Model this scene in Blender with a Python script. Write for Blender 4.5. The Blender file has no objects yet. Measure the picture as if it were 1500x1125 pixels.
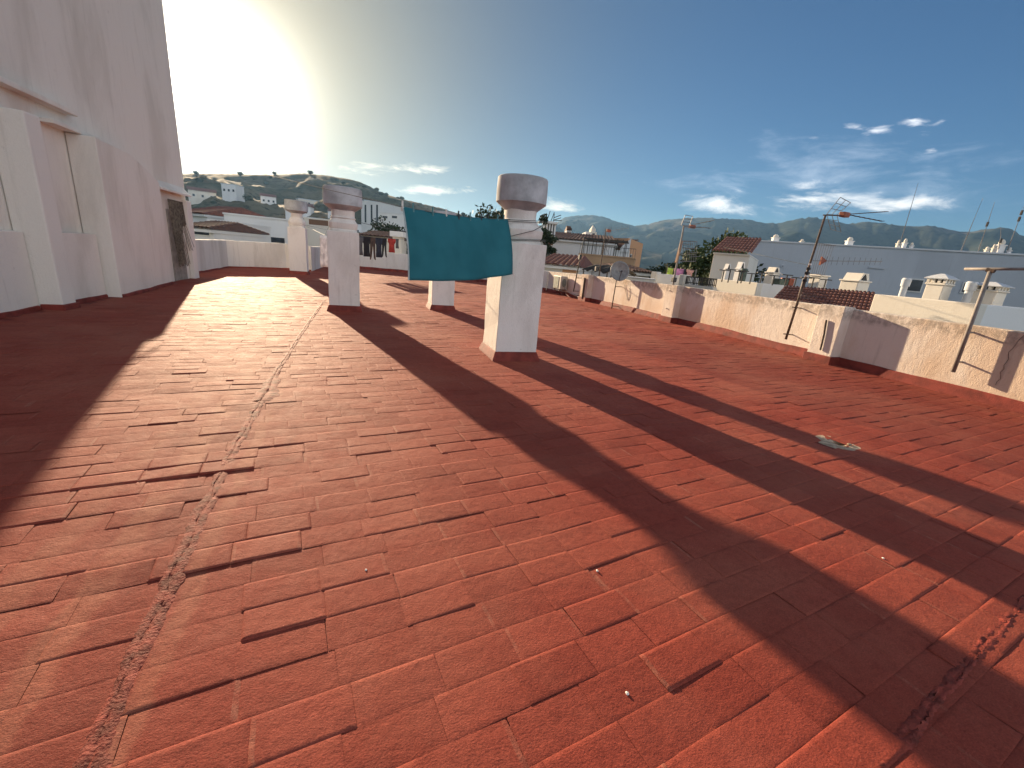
import bpy, bmesh, math, random
import numpy as np
from mathutils import Vector, Matrix, noise as mnoise
random.seed(7); rng = np.random.default_rng(7)
S = bpy.context.scene
COL = S.collection
PI = math.pi
# ------------------------------------------------------------------ camera frame
F = 622.0; H = 1.5
def _n(v): return v/np.linalg.norm(v)
_up = -_n(np.array([-195., -2117., F]))
_y = np.array([528-750., -(362-562.5), F]); _y -= _y.dot(_up)*_up; _y = _n(_y)
_x = -np.cross(_y, _up)
M = np.array([_x, _y, _up])
HEAD = np.array([M[0, 2], M[1, 2]]); HEAD = HEAD/np.linalg.norm(HEAD)
HROT = math.atan2(-HEAD[0], HEAD[1])
def ray(px, py): return M @ np.array([px-750., -(py-562.5), F])
CAMP = np.array([0., 0., H])
def fl(px, py, z=0.):
    d = ray(px, py); return CAMP + d*((z-H)/d[2])
def atx(px, py, x):
    d = ray(px, py); return CAMP + d*(x/d[0])
def aty(px, py, y):
    d = ray(px, py); return CAMP + d*(y/d[1])
def P(px, py, D):
    d = ray(px, py); return CAMP + d*(D/(d[0]*HEAD[0]+d[1]*HEAD[1]))
SUN_EL = math.radians(13.1); SUN_AZ = math.radians(-13.54)     # az from +y towards +x
SUNV = Vector((math.sin(SUN_AZ)*math.cos(SUN_EL), math.cos(SUN_AZ)*math.cos(SUN_EL), math.sin(SUN_EL)))

# ------------------------------------------------------------------ node helpers
class NT:
    def __init__(s, tree): s.t = tree; s.n = tree.nodes; s.l = tree.links
    def new(s, ty, **k):
        n = s.n.new(ty)
        for a, b in k.items(): setattr(n, a, b)
        return n
    def put(s, sock, v):
        if isinstance(v, bpy.types.NodeSocket): s.l.new(v, sock)
        elif isinstance(v, (tuple, list)) and len(v) == 3 and sock.type == 'RGBA': sock.default_value = (*v, 1)
        else: sock.default_value = v
    def math(s, op, a, b=0., c=None, clamp=False):
        n = s.new('ShaderNodeMath', operation=op, use_clamp=clamp)
        s.put(n.inputs[0], a); s.put(n.inputs[1], b)
        if c is not None: s.put(n.inputs[2], c)
        return n.outputs[0]
    def mix(s, f, a, b, blend='MIX'):
        n = s.new('ShaderNodeMix', data_type='RGBA', blend_type=blend)
        s.put(n.inputs[0], f); s.put(n.inputs[6], a); s.put(n.inputs[7], b)
        return n.outputs[2]
    def noise(s, vec, scale, detail=4., rough=.55, dist=0.):
        n = s.new('ShaderNodeTexNoise'); s.put(n.inputs['Vector'], vec)
        n.inputs['Scale'].default_value = scale; n.inputs['Detail'].default_value = detail
        n.inputs['Roughness'].default_value = rough; n.inputs['Distortion'].default_value = dist
        return n.outputs['Fac']
    def ramp(s, f, lo, hi):
        n = s.new('ShaderNodeMapRange', interpolation_type='SMOOTHSTEP')
        s.put(n.inputs[0], f); s.put(n.inputs[1], lo); s.put(n.inputs[2], hi)
        return n.outputs[0]
    def scale(s, vec, sc):
        n = s.new('ShaderNodeVectorMath', operation='MULTIPLY'); s.put(n.inputs[0], vec); n.inputs[1].default_value = sc
        return n.outputs[0]
    def sep(s, vec):
        n = s.new('ShaderNodeSeparateXYZ'); s.put(n.inputs[0], vec); return n.outputs
    def attr(s, name):
        n = s.new('ShaderNodeAttribute'); n.attribute_name = name; return n.outputs['Fac']

def material(name):
    m = bpy.data.materials.new(name); m.use_nodes = True
    t = NT(m.node_tree); b = m.node_tree.nodes['Principled BSDF']
    return m, t, b
def simple(name, col, rough=.6, metal=0., vary=.15, scale=6., bump=0., bscale=40., spec=.4):
    m, t, b = material(name)
    geo = t.new('ShaderNodeNewGeometry').outputs['Position']
    n = t.noise(geo, scale, 5)
    dark = tuple(c*(1-vary*1.6) for c in col); lite = tuple(min(1, c*(1+vary)) for c in col)
    t.put(b.inputs['Base Color'], t.mix(t.ramp(n, .3, .7), dark, lite))
    b.inputs['Roughness'].default_value = rough; b.inputs['Metallic'].default_value = metal
    b.inputs['Specular IOR Level'].default_value = spec
    if bump:
        bn = t.new('ShaderNodeBump'); bn.inputs['Strength'].default_value = bump; bn.inputs['Distance'].default_value = .01
        t.put(bn.inputs['Height'], t.noise(geo, bscale, 4)); t.put(b.inputs['Normal'], bn.outputs[0])
    return m
def stucco(name, col, stain, amount=.5, scale=1.2, bump=.5, dirt=(.25, .22, .18), dirt_amt=.3, stretch=.35, ztop=None):
    """lime-washed render: blotchy stains, drips, fine and coarse trowel relief"""
    m, t, b = material(name)
    geo = t.new('ShaderNodeNewGeometry').outputs['Position']
    big = t.noise(t.scale(geo, (1, 1, stretch)), scale, 6, .6, .4)
    c = t.mix(t.math('MULTIPLY', t.ramp(big, .46, .66), amount), col, stain)
    drip = t.noise(t.scale(geo, (7, 7, .5)), 1.6, 4, .6)
    c = t.mix(t.math('MULTIPLY', t.ramp(drip, .55, .75), dirt_amt*.6), c, dirt)
    spot = t.noise(geo, 9, 8, .7)
    c = t.mix(t.math('MULTIPLY', t.ramp(spot, .6, .74), dirt_amt), c, dirt)
    if ztop is not None:
        z = t.sep(geo)[2]
        wob = t.math('MULTIPLY', t.noise(t.scale(geo, (1, 1, .2)), 2.2, 6, .65), .34)
        mask = t.ramp(t.math('ADD', z, wob), ztop-.02, ztop+.12)
        c = t.mix(t.math('MULTIPLY', mask, t.math('MULTIPLY', t.ramp(spot, .35, .6), .55)), c, dirt)
        c = t.mix(t.math('MULTIPLY', t.math('MULTIPLY', t.ramp(t.noise(geo, .55, 3), .45, .6), t.ramp(z, .95, .15)), .6), c, stain)
    fine = t.noise(geo, 45, 3, .6)
    c = t.mix(.16, c, t.mix(fine, (.4, .4, .4), (1, 1, 1)), 'MULTIPLY')
    t.put(b.inputs['Base Color'], c); b.inputs['Roughness'].default_value = .92
    b.inputs['Specular IOR Level'].default_value = .2
    h = t.math('ADD', t.math('MULTIPLY', t.noise(geo, 60, 4, .7), .7), t.math('MULTIPLY', t.noise(t.scale(geo, (1, 1, .5)), 9, 6, .7), .9))
    bn = t.new('ShaderNodeBump'); bn.inputs['Strength'].default_value = bump; bn.inputs['Distance'].default_value = .02
    t.put(bn.inputs['Height'], h); t.put(b.inputs['Normal'], bn.outputs[0])
    return m

# ------------------------------------------------------------------ mesh helpers
class MB:
    def __init__(s): s.v = []; s.f = []
    def add(s, vs, fs):
        k = len(s.v); s.v += [tuple(map(float, p)) for p in vs]; s.f += [tuple(i+k for i in f) for f in fs]; return s
    def box(s, c, size, rz=0., top=1.):
        hx, hy, hz = [q/2 for q in size]; vs = []
        for z, k in ((-hz, 1.), (hz, top)):
            for x, y in ((-hx, -hy), (hx, -hy), (hx, hy), (-hx, hy)):
                x2, y2 = x*k, y*k
                vs.append((c[0]+x2*math.cos(rz)-y2*math.sin(rz), c[1]+x2*math.sin(rz)+y2*math.cos(rz), c[2]+z))
        return s.add(vs, [(3, 2, 1, 0), (4, 5, 6, 7), (0, 1, 5, 4), (1, 2, 6, 5), (2, 3, 7, 6), (3, 0, 4, 7)])
    def prism(s, poly, z0, z1):
        n = len(poly)
        a = sum(poly[i][0]*poly[(i+1) % n][1]-poly[(i+1) % n][0]*poly[i][1] for i in range(n))
        if a < 0: poly = poly[::-1]
        z1s = z1 if hasattr(z1, '__len__') else [z1]*n
        if a < 0 and hasattr(z1, '__len__'): z1s = list(z1)[::-1]
        vs = [(p[0], p[1], z0) for p in poly]+[(p[0], p[1], z1s[i]) for i, p in enumerate(poly)]
        fs = [tuple(range(n))[::-1], tuple(range(n, 2*n))]+[(i, (i+1) % n, n+(i+1) % n, n+i) for i in range(n)]
        return s.add(vs, fs)
    def loft(s, rings, cap=True):
        n = len(rings[0]); vs = [p for r in rings for p in r]; fs = []
        for k in range(len(rings)-1):
            for i in range(n):
                j = (i+1) % n; fs.append((k*n+i, k*n+j, (k+1)*n+j, (k+1)*n+i))
        if cap: fs += [tuple(range(n))[::-1], tuple(range((len(rings)-1)*n, len(rings)*n))]
        return s.add(vs, fs)
    def lathe(s, c, prof, n=24, cap=True, jit=0.):
        return s.loft([[(c[0]+r*(1+random.uniform(-jit, jit))*math.cos(2*PI*i/n), c[1]+r*(1+random.uniform(-jit, jit))*math.sin(2*PI*i/n), c[2]+z) for i in range(n)] for r, z in prof], cap)
    def tube(s, pts, r, n=6):
        pts = [Vector(tuple(map(float, p))) for p in pts]; rings = []
        for i, p in enumerate(pts):
            d = (pts[min(i+1, len(pts)-1)]-pts[max(i-1, 0)]).normalized()
            a = d.cross(Vector((0, 0, 1)))
            if a.length < .05: a = d.cross(Vector((1, 0, 0)))
            a.normalize(); b = d.cross(a)
            rr = r[i] if hasattr(r, '__len__') else r
            rings.append([tuple(p+a*(rr*math.cos(2*PI*k/n))+b*(rr*math.sin(2*PI*k/n))) for k in range(n)])
        return s.loft(rings)
    def bar(s, p, q, w, h=None):
        """square bar from p to q"""
        p = Vector(tuple(map(float, p))); q = Vector(tuple(map(float, q))); h = h or w; d = (q-p).normalized()
        a = d.cross(Vector((0, 0, 1)))
        if a.length < .05: a = Vector((1, 0, 0))
        a.normalize(); b = a.cross(d)
        return s.loft([[tuple(o+a*(sx*w/2)+b*(sy*h/2)) for sx, sy in ((-1, -1), (1, -1), (1, 1), (-1, 1))] for o in (p, q)])
    def grid(s, pts):
        r, c = len(pts), len(pts[0])
        return s.add([p for row in pts for p in row], [(i*c+j, i*c+j+1, (i+1)*c+j+1, (i+1)*c+j) for i in range(r-1) for j in range(c-1)])
    def build(s, name, mat, parent=None, smooth=False, bevel=0., solid=0.):
        off = Vector((0, 0, 0)); p = parent
        while p is not None: off += p.location; p = p.parent
        me = bpy.data.meshes.new(name)
        me.from_pydata([tuple(Vector(v)-off) for v in s.v], [], s.f)
        if bevel:
            bm = bmesh.new(); bm.from_mesh(me)
            es = [e for e in bm.edges if len(e.link_faces) == 2 and e.calc_face_angle(0) > .5]
            bmesh.ops.bevel(bm, geom=es, offset=bevel, segments=2, affect='EDGES', profile=.5, clamp_overlap=True)
            bm.to_mesh(me); bm.free()
        if smooth:
            for pl in me.polygons: pl.use_smooth = True
        o = bpy.data.objects.new(name, me); COL.objects.link(o)
        if mat: me.materials.append(mat)
        if parent: o.parent = parent
        if solid:
            md = o.modifiers.new('thick', 'SOLIDIFY'); md.thickness = solid; md.offset = 0
        if smooth == 'auto':
            md = o.modifiers.new('split', 'EDGE_SPLIT'); md.split_angle = math.radians(35)
        return o
def thing(name, loc, label, cat, group=None):
    o = bpy.data.objects.new(name, None); COL.objects.link(o); o.location = tuple(map(float, loc)); o.empty_display_size = .1
    return tag(o, label, cat, group)
def tag(o, label=None, cat=None, group=None, kind=None):
    if label: o['label'] = label
    if cat: o['category'] = cat
    if group: o['group'] = group
    if kind: o['kind'] = kind
    return o
def copy_tree(o, parent=None):
    c = o.copy(); COL.objects.link(c); c.parent = parent
    for ch in list(o.children): copy_tree(ch, c)
    return c

# ------------------------------------------------------------------ materials
W_OLD = stucco('old_parapet_render', (.78, .71, .635), (.62, .45, .31), .65, .9, .7, (.20, .17, .14), .35, .5, ztop=1.06)
W_WHITE = stucco('white_render', (.85, .80, .72), (.62, .57, .49), .55, .8, .6, (.36, .32, .26), .26)
W_BACK = stucco('grubby_white_render', (.74, .72, .68), (.50, .47, .42), .55, 1.0, .6, (.22, .20, .18), .4, .25)
W_CHIM = stucco('chimney_render', (.82, .79, .75), (.58, .54, .50), .5, 1.6, .55, (.33, .30, .27), .35, .4)
W_FARW = stucco('far_white_render', (.76, .76, .75), (.60, .60, .60), .4, .25, .2, (.35, .33, .3), .12)
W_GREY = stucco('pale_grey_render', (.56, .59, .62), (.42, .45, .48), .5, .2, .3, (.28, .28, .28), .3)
W_CREAM = stucco('cream_render', (.69, .655, .585), (.58, .53, .45), .4, .3, .2, (.35, .3, .25), .15)
W_TAN = stucco('tan_render', (.50, .33, .20), (.40, .25, .15), .4, .3, .2, (.25, .2, .15), .15)
W_ORANGE = stucco('orange_render', (.58, .33, .19), (.48, .26, .15), .4, .3, .2, (.3, .2, .15), .12)
RED_PAINT = simple('red_roof_paint', (.21, .038, .027), .75, 0, .22, 5, .5, 60, .3)
STEEL = simple('galvanised_steel', (.235, .215, .20), .75, .25, .12, 12)
RUST = simple('rusty_steel', (.095, .065, .05), .8, .2, .4, 25)
DARKM = simple('dark_metal', (.06, .055, .05), .6, .3, .3, 20)
ALU = simple('weathered_aluminium', (.22, .22, .225), .6, .4, .15, 30)
REDP = simple('faded_red_plastic', (.26, .07, .04), .6, 0, .25, 20)
BLACKP = simple('black_plastic', (.025, .025, .027), .5, 0, .2, 20)
WHITEP = simple('white_plastic', (.75, .73, .68), .5, 0, .1, 20)
BEIGEP = simple('aged_beige_panel', (.40, .37, .32), .55, 0, .12, 9)
GRILL = simple('grey_green_grille', (.16, .18, .16), .5, .3, .3, 30)
DISHM = simple('grey_dish_paint', (.22, .225, .225), .5, .1, .15, 9)
WIRE = simple('plastic_coated_line', (.10, .11, .10), .6, 0, .2, 40)
GLASS_D = simple('dark_window', (.03, .035, .045), .12, 0, .3, 3, spec=.6)
SHUT = simple('brown_shutter', (.18, .10, .06), .7, 0, .2, 20)
GREENM = simple('dull_green_sheet', (.07, .10, .085), .6, .1, .25, 8)
CONC = simple('bare_concrete', (.42, .33, .24), .9, 0, .25, 18, .5, 60, .2)
CANVAS = simple('dark_canvas', (.045, .04, .035), .9, 0, .3, 8)
def tile_mat(name, a, b_):
    m, t, b = material(name)
    geo = t.new('ShaderNodeNewGeometry').outputs['Position']
    c = t.mix(t.ramp(t.noise(geo, 3.2, 5, .7), .35, .65), a, b_)
    c = t.mix(t.math('MULTIPLY', t.ramp(t.noise(geo, 1.0, 5, .7), .55, .7), .5), c, (.12, .11, .09))
    t.put(b.inputs['Base Color'], c); b.inputs['Roughness'].default_value = .85
    return m
ROOFT = tile_mat('clay_roof_tile', (.22, .085, .06), (.13, .055, .045))
ROOFD = tile_mat('dark_roof_tile', (.15, .075, .055), (.085, .05, .042))

def floor_mat():
    m, t, b = material('painted_terrace_tile')
    geo = t.new('ShaderNodeNewGeometry').outputs['Position']
    x, y, z = t.sep(geo)[:3]
    tone = t.attr('tone'); wear = t.attr('wear')
    c = t.mix(tone, (.255, .047, .031), (.325, .068, .045))
    # faded roller marks and sun-bleached patches
    blot = t.noise(geo, .55, 6, .62, .3)
    c = t.mix(t.math('MULTIPLY', t.ramp(blot, .42, .66), .62), c, (.37, .108, .07))
    sm = t.noise(t.scale(geo, (1, 2.2, 1)), 4.5, 6, .65)
    c = t.mix(t.math('MULTIPLY', t.ramp(sm, .5, .72), .32), c, (.19, .042, .030))
    c = t.mix(t.math('MULTIPLY', t.ramp(t.noise(t.scale(geo, (1, .7, 1)), 1.3, 7, .68, .8), .56, .72), .38), c, (.15, .040, .030))
    # brush strips of thinner paint that run beside the mended joint
    wob = t.math('MULTIPLY', t.math('SUBTRACT', t.noise(geo, 3.0, 4), .5), .16)
    d = t.math('ADD', t.math('ADD', t.math('ADD', x, .795), t.math('MULTIPLY', t.math('SUBTRACT', y, 1.5), .033)), wob)
    brk = t.ramp(t.noise(t.scale(geo, (1, .6, 1)), 3.3, 5, .7), .30, .52)
    def band(lo, hi, e=.02):
        return t.math('MULTIPLY', t.math('MULTIPLY', t.ramp(d, lo-e, lo+e), t.ramp(d, hi+e, hi-e)), brk)
    near = t.ramp(y, 9., 3.)
    wornb = t.math('MAXIMUM', t.math('MAXIMUM', band(.055, .13), band(-.34, -.21)), t.math('MULTIPLY', band(-.62, -.50), .6))
    c = t.mix(t.math('MULTIPLY', t.math('MULTIPLY', wornb, near), .45), c, (.40, .16, .10))
    c = t.mix(t.math('MULTIPLY', t.math('MULTIPLY', band(-.2, -.03), near), .5), c, (.20, .032, .022))
    # shading of the sloped deck by the right wall, put into the colour
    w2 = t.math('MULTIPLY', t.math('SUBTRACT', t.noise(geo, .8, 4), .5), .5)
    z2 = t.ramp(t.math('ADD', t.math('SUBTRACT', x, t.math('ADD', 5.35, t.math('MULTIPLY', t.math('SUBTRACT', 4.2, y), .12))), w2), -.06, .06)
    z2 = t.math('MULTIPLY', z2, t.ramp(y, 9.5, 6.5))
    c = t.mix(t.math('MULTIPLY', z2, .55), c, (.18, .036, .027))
    # chalky wear at tile ends
    c = t.mix(t.math('MULTIPLY', wear, t.ramp(t.noise(geo, 14, 5, .7), .35, .6)), c, (.38, .16, .11))
    c = t.mix(t.math('MULTIPLY', t.ramp(t.noise(geo, 24, 6, .72), .42, .68), .30), c, (.15, .028, .02))
    spk = t.noise(geo, 55, 3, .7)
    c = t.mix(t.math('MULTIPLY', t.ramp(spk, .66, .75), .35), c, (.38, .17, .12))
    grain = t.noise(geo, 170, 3, .75)
    c = t.mix(.55, c, t.mix(t.ramp(grain, .3, .7), (.45, .45, .45), (1.15, 1.15, 1.15)), 'MULTIPLY')
    dust = t.ramp(t.noise(geo, .35, 7, .66, .5), .40, .68)
    c = t.mix(t.math('MULTIPLY', dust, .28), c, (.36, .15, .10))
    t.put(b.inputs['Base Color'], c)
    t.put(b.inputs['Roughness'], t.math('ADD', .68, t.math('MULTIPLY', t.noise(geo, 6, 5, .6), .2)))
    b.inputs['Specular IOR Level'].default_value = .10
    h = t.math('ADD', t.math('MULTIPLY', grain, .25), t.math('ADD', t.math('MULTIPLY', t.noise(t.scale(geo, (1, 1.6, 1)), 90, 4, .7), .55), t.math('MULTIPLY', t.noise(geo, 16, 5, .6), 1.2)))
    bn = t.new('ShaderNodeBump'); bn.inputs['Strength'].default_value = .6; bn.inputs['Distance'].default_value = .007
    t.put(bn.inputs['Height'], h); t.put(b.inputs['Normal'], bn.outputs[0])
    return m
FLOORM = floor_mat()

# ------------------------------------------------------------------ terrace floor
POLY = [(-5.0, -3.), (-4.95, 14.9), (-5.65, 16.4), (-5.7, 23.2), (-3.6, 25.15), (-2.35, 25.0), (-2.1, 32.), (0., 31.), (3.1, 30.2), (6.5, 26.6), (9.5, 21.6), (9.62, -3.)]
_ph = rng.uniform(0, 2*PI, 12); _kd = rng.uniform(0, 2*PI, 12); _kl = rng.uniform(.5, 2.6, 12)
def sag(x, y):
    """slow hollows and falls of the deck"""
    x = np.asarray(x, float); y = np.asarray(y, float); h = np.zeros_like(x)
    for i in range(12):
        k = 2*PI/_kl[i]; h = h + .0011*_kl[i]**.7*np.sin(k*(x*math.cos(_kd[i])+y*math.sin(_kd[i]))+_ph[i])
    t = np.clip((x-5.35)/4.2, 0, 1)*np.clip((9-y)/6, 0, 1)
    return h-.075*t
def inside(px, py):
    r = np.zeros(px.shape, bool); n = len(POLY)
    for i in range(n):
        x0, y0 = POLY[i]; x1, y1 = POLY[(i+1) % n]
        if y0 == y1: continue
        c = ((y0 > py) != (y1 > py)) & (px < (x1-x0)*(py-y0)/(y1-y0)+x0); r ^= c
    return r
TA = math.radians(8.4); TC, TS = math.cos(TA), math.sin(TA)
PU, PV = .305, .1645
LIPROW = round((-(-1.0)*TS + 3.03*TC)/PV)          # row whose edge has lifted by the mended joint
def make_floor():
    us, vs = [], []
    for k in range(-40, 240):
        off = rng.uniform(0, PU) if k % 2 else rng.uniform(-.05, .05)
        u = np.arange(-12, 18, PU)+off+rng.normal(0, .0015, len(np.arange(-12, 18, PU)))
        us.append(u); vs.append(np.full_like(u, k*PV)); 
    u = np.concatenate(us); v = np.concatenate(vs); row = np.round(v/PV).astype(int)
    x = u*TC-v*TS; y = u*TS+v*TC
    keep = inside(x, y); u, v, row, x, y = u[keep], v[keep], row[keep], x[keep], y[keep]
    keep = (x-4.61)**2+(y-2.67)**2 > .02          # the drain
    u, v, row, x, y = u[keep], v[keep], row[keep], x[keep], y[keep]
    n = len(u); print('tiles', n)
    off = rng.normal(0, .0013, n); tu = rng.normal(0, .003, n); tv = rng.normal(0, .012, n)
    st = rng.random(n) < .15; tv[st] = np.clip(rng.normal(0, .019, st.sum()), -.04, .04); tu[st] = rng.normal(0, .006, st.sum()); off[st] += .0010
    # a row segment that has lifted, from the left shade to the joint
    lift = ((row == LIPROW) | (row == LIPROW+1)) & (x > -2.6) & (x < -.82)
    fade = np.clip((x+2.6)/1.2, .15, 1)
    a = lift & (row == LIPROW); off[a] = .006*fade[a]; tv[a] = -.045*fade[a]+rng.normal(0, .012, a.sum()); tu[a] = rng.normal(.002, .008, a.sum())
    a = lift & (row == LIPROW+1); off[a] = .003*fade[a]; tv[a] = -.025*fade[a]
    tone = np.clip(rng.normal(.5, .21, n), 0, 1)
    wearl = (rng.random(n) < .15)*rng.uniform(.2, .6, n); wearr = (rng.random(n) < .10)*rng.uniform(.2, .6, n)
    V, Fc, T, Wr = [], [], [], []; base = 0
    for near in (True, False):
        sel = np.where((y < 9) == near)[0]; m = len(sel)
        e1, e2 = (.0045, .018)
        hu, hv = PU/2, PV/2
        gu = np.array([-hu, -hu+e1, -hu+e2, hu-e2, hu-e1, hu]) if near else np.array([-hu, -hu+.008, hu-.008, hu])
        gv = np.array([-hv, -hv+e1, -hv+e2, hv-e2, hv-e1, hv]) if near else np.array([-hv, -hv+.008, hv-.008, hv])
        K = len(gu)
        A, B = np.meshgrid(gu, gv, indexing='xy'); A = A.ravel(); B = B.ravel()
        ring = np.minimum(np.minimum(np.arange(K)[None, :].repeat(K, 0), K-1-np.arange(K)[None, :].repeat(K, 0)), np.minimum(np.arange(K)[:, None].repeat(K, 1), K-1-np.arange(K)[:, None].repeat(K, 1))).ravel()
        jit = np.where(ring == 0, 0, 1)
        uu = u[sel][:, None]+A[None]+rng.normal(0, .0012, (m, K*K))*jit; vv = v[sel][:, None]+B[None]+rng.normal(0, .0009, (m, K*K))*jit
        X = uu*TC-vv*TS; Y = uu*TS+vv*TC
        ht = off[sel][:, None]+tu[sel][:, None]*A[None]+tv[sel][:, None]*B[None]
        drop = np.where(ring == 0, 1., 0.)
        hj = -.0010
        h = np.where(ring[None] == 0, np.minimum(hj, ht-.001), np.where(ring[None] == 1, ht-.0005, ht))+rng.normal(0, .00035, (m, K*K))
        Z = sag(X, Y)+h
        V.append(np.stack([X, Y, Z], -1).reshape(-1, 3))
        q = np.array([(j*K+i, j*K+i+1, (j+1)*K+i+1, (j+1)*K+i) for j in range(K-1) for i in range(K-1)])
        Fc.append((q[None]+(np.arange(m)*K*K)[:, None, None]+base).reshape(-1, 4)); base += m*K*K
        ci = np.array([i for j in range(K-1) for i in range(K-1)])
        T.append(np.repeat(tone[sel], (K-1)**2))
        lim = 1 if near else 0
        wr = np.where(ci[None] <= lim, wearl[sel][:, None], 0)+np.where(ci[None] >= K-2-lim, wearr[sel][:, None], 0)
        Wr.append(wr.ravel())
    V = np.concatenate(V); Fc = np.concatenate(Fc); T = np.concatenate(T); Wr = np.concatenate(Wr)
    me = bpy.data.meshes.new('floor'); me.vertices.add(len(V)); me.vertices.foreach_set('co', V.ravel().astype(np.float32))
    me.loops.add(len(Fc)*4); me.loops.foreach_set('vertex_index', Fc.ravel().astype(np.int32))
    me.polygons.add(len(Fc)); me.polygons.foreach_set('loop_start', (np.arange(len(Fc))*4).astype(np.int32))
    me.polygons.foreach_set('use_smooth', np.ones(len(Fc), bool))
    me.update(calc_edges=True)
    for nm, d in (('tone', T), ('wear', Wr)):
        at = me.attributes.new(nm, 'FLOAT', 'FACE'); at.data.foreach_set('value', d.astype(np.float32))
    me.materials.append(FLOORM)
    o = bpy.data.objects.new('floor', me); COL.objects.link(o); tag(o, kind='structure')
    return o
FLOOR = make_floor()
mb = MB()                                          # the mortar bed the tiles lie in
gx = np.arange(-6, 10.4, .1); gy = np.arange(-3, 33, .1)
pts = [[(a, b, float(sag(a, b))-.0075) for a in gx] for b in gy]
mb.grid(pts)
cen = np.array([np.mean([mb.v[k][:2] for k in (f[0], f[2])], 0) for f in mb.f]); okf = inside(cen[:, 0], cen[:, 1])
for dx in (-.3, .3):
    for dy in (-.3, .3): okf |= inside(cen[:, 0]+dx, cen[:, 1]+dy)
okf &= (cen[:, 0]-4.61)**2+(cen[:, 1]-2.67)**2 > .012
keepf = [f for f, k in zip(mb.f, okf) if k]
mb.f = keepf
mb.build('mortar_bed', RED_PAINT, FLOOR)

def ridge(path, w, hgt, name, step=.018, seed=1, mat=RED_PAINT):
    """hand-trowelled mortar repair along a joint: ragged hump with a split down it"""
    r = random.Random(seed); pts = [np.array(p[:2]) for p in path]
    out = []
    for a, b in zip(pts[:-1], pts[1:]):
        n = max(2, int(np.linalg.norm(b-a)/step))
        out += [a+(b-a)*i/n for i in range(n)]
    out.append(pts[-1]); rows = []
    for i, p in enumerate(out):
        d = out[min(i+3, len(out)-1)]-out[max(i-3, 0)]; d = d/np.linalg.norm(d); s = np.array([d[1], -d[0]])
        sc = i*step
        wl = w*(.8+.9*mnoise.noise(Vector((sc*3., seed, 0))))+.01; wr = w*(.8+.9*mnoise.noise(Vector((sc*3., seed+9, 0))))+.01
        mid = .018*mnoise.noise(Vector((sc*5, seed+4, 0)))
        hh = hgt*(.75+.9*abs(mnoise.noise(Vector((sc*4, seed+2, 0))))); crack = .6+.6*mnoise.noise(Vector((sc*9, seed+7, 0)))
        row = []
        for q, hz in ((-wl, -.004), (-wl*.72, hh*.45), (-wl*.35, hh*.95), (mid-.007, hh*.9), (mid, hh*.9-hgt*1.1*max(0, crack)), (mid+.007, hh*.8), (wr*.4, hh*.75), (wr*.75, hh*.35), (wr, -.004)):
            q2 = q+r.uniform(-.004, .004); c = p+s*q2
            row.append((c[0], c[1], float(sag(c[0], c[1]))+hz+r.uniform(-.002, .002)+.003*mnoise.noise(Vector((c[0]*30, c[1]*30, seed)))))
        rows.append(row)
    b = MB(); b.grid(rows); return b.build(name, mat, FLOOR, smooth=True)
JOINT = simple('mended_joint_paint', (.22, .040, .027), .8, 0, .3, 14, .7, 90, .25)
ridge([(-.70, .9), (-.76, 1.21), (-.79, 1.54), (-.82, 2.12), (-.88, 3.06), (-.89, 3.8), (-.94, 5.38)], .045, .0075, 'mended_joint', seed=3, mat=JOINT)
ridge([(-.94, 5.38), (-.95, 7.7), (-.93, 12.55)], .035, .008, 'mended_joint', step=.03, seed=13, mat=JOINT)
ridge([(-.91, 4.35), (-.90, 4.7), (-.93, 5.1)], .11, .012, 'mended_joint', seed=23, mat=JOINT)
ridge([(4.6, 1.03), (3.32, .82), (2.48, .67), (1.84, .55), (1.2, .45)], .022, .004, 'mended_joint', seed=31, mat=JOINT)

# roof drain
dr = thing('roof_drain', (4.61, 2.67, 0), 'round open drain hole in a patch of bare mortar on the red floor', 'drain')
zb = float(sag(4.61, 2.67))
b = MB(); n = 40; rings = []
for r0, z0, el in ((.21, -.004, 1), (.16, .003, 1), (.10, .001, .6), (.056, -.006, 0), (.052, -.03, 0), (.050, -.14, 0)):
    ring = []
    for i in range(n):
        a = 2*PI*i/n; rr = r0*(1+.22*el*mnoise.noise(Vector((math.cos(a)*1.6, math.sin(a)*1.6, r0))))
        ex = rr*math.cos(a); ey = rr*math.sin(a)*(1.05 if el else 1)
        ring.append((4.61+ex, 2.67+ey, zb+z0+.002*el*mnoise.noise(Vector((ex*20, ey*20, 3)))))
    rings.append(ring)
b.loft(rings[::-1], cap=False); b.build('mortar_collar', CONC, dr, smooth=True)
b = MB(); b.lathe((4.61, 2.67, zb-.13), [(.05, 0), (.05, .004)], 20); b.build('drain_pipe', BLACKP, dr)
b = MB(); b.lathe((4.66, 2.60, zb+.004), [(.02, 0), (.023, .008), (.012, .017)], 9, jit=.15); tag(b.build('stone', CONC), 'small pale stone lying beside the open drain hole', 'stone')
# paint flecks
for i, (px, py, lab) in enumerate(((875, 836, 'white plaster crumb nearest the edge of the long left shadow'), (919, 1015, 'largest white plaster crumb in the bottom middle of the red floor'), (536, 835, 'white plaster crumb on the browner tiles right of the mended joint'), (1294, 817, 'pale plaster crumb between the two shadow bands at right'))):
    q = fl(px, py); b = MB(); r0 = .0065
    b.lathe((q[0], q[1], float(sag(q[0], q[1]))-.001), [(r0*.8, 0), (r0, .004), (r0*.5, .008)], 7, jit=.3); tag(b.build('plaster_crumb', WHITEP), lab, 'plaster crumb')

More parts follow.
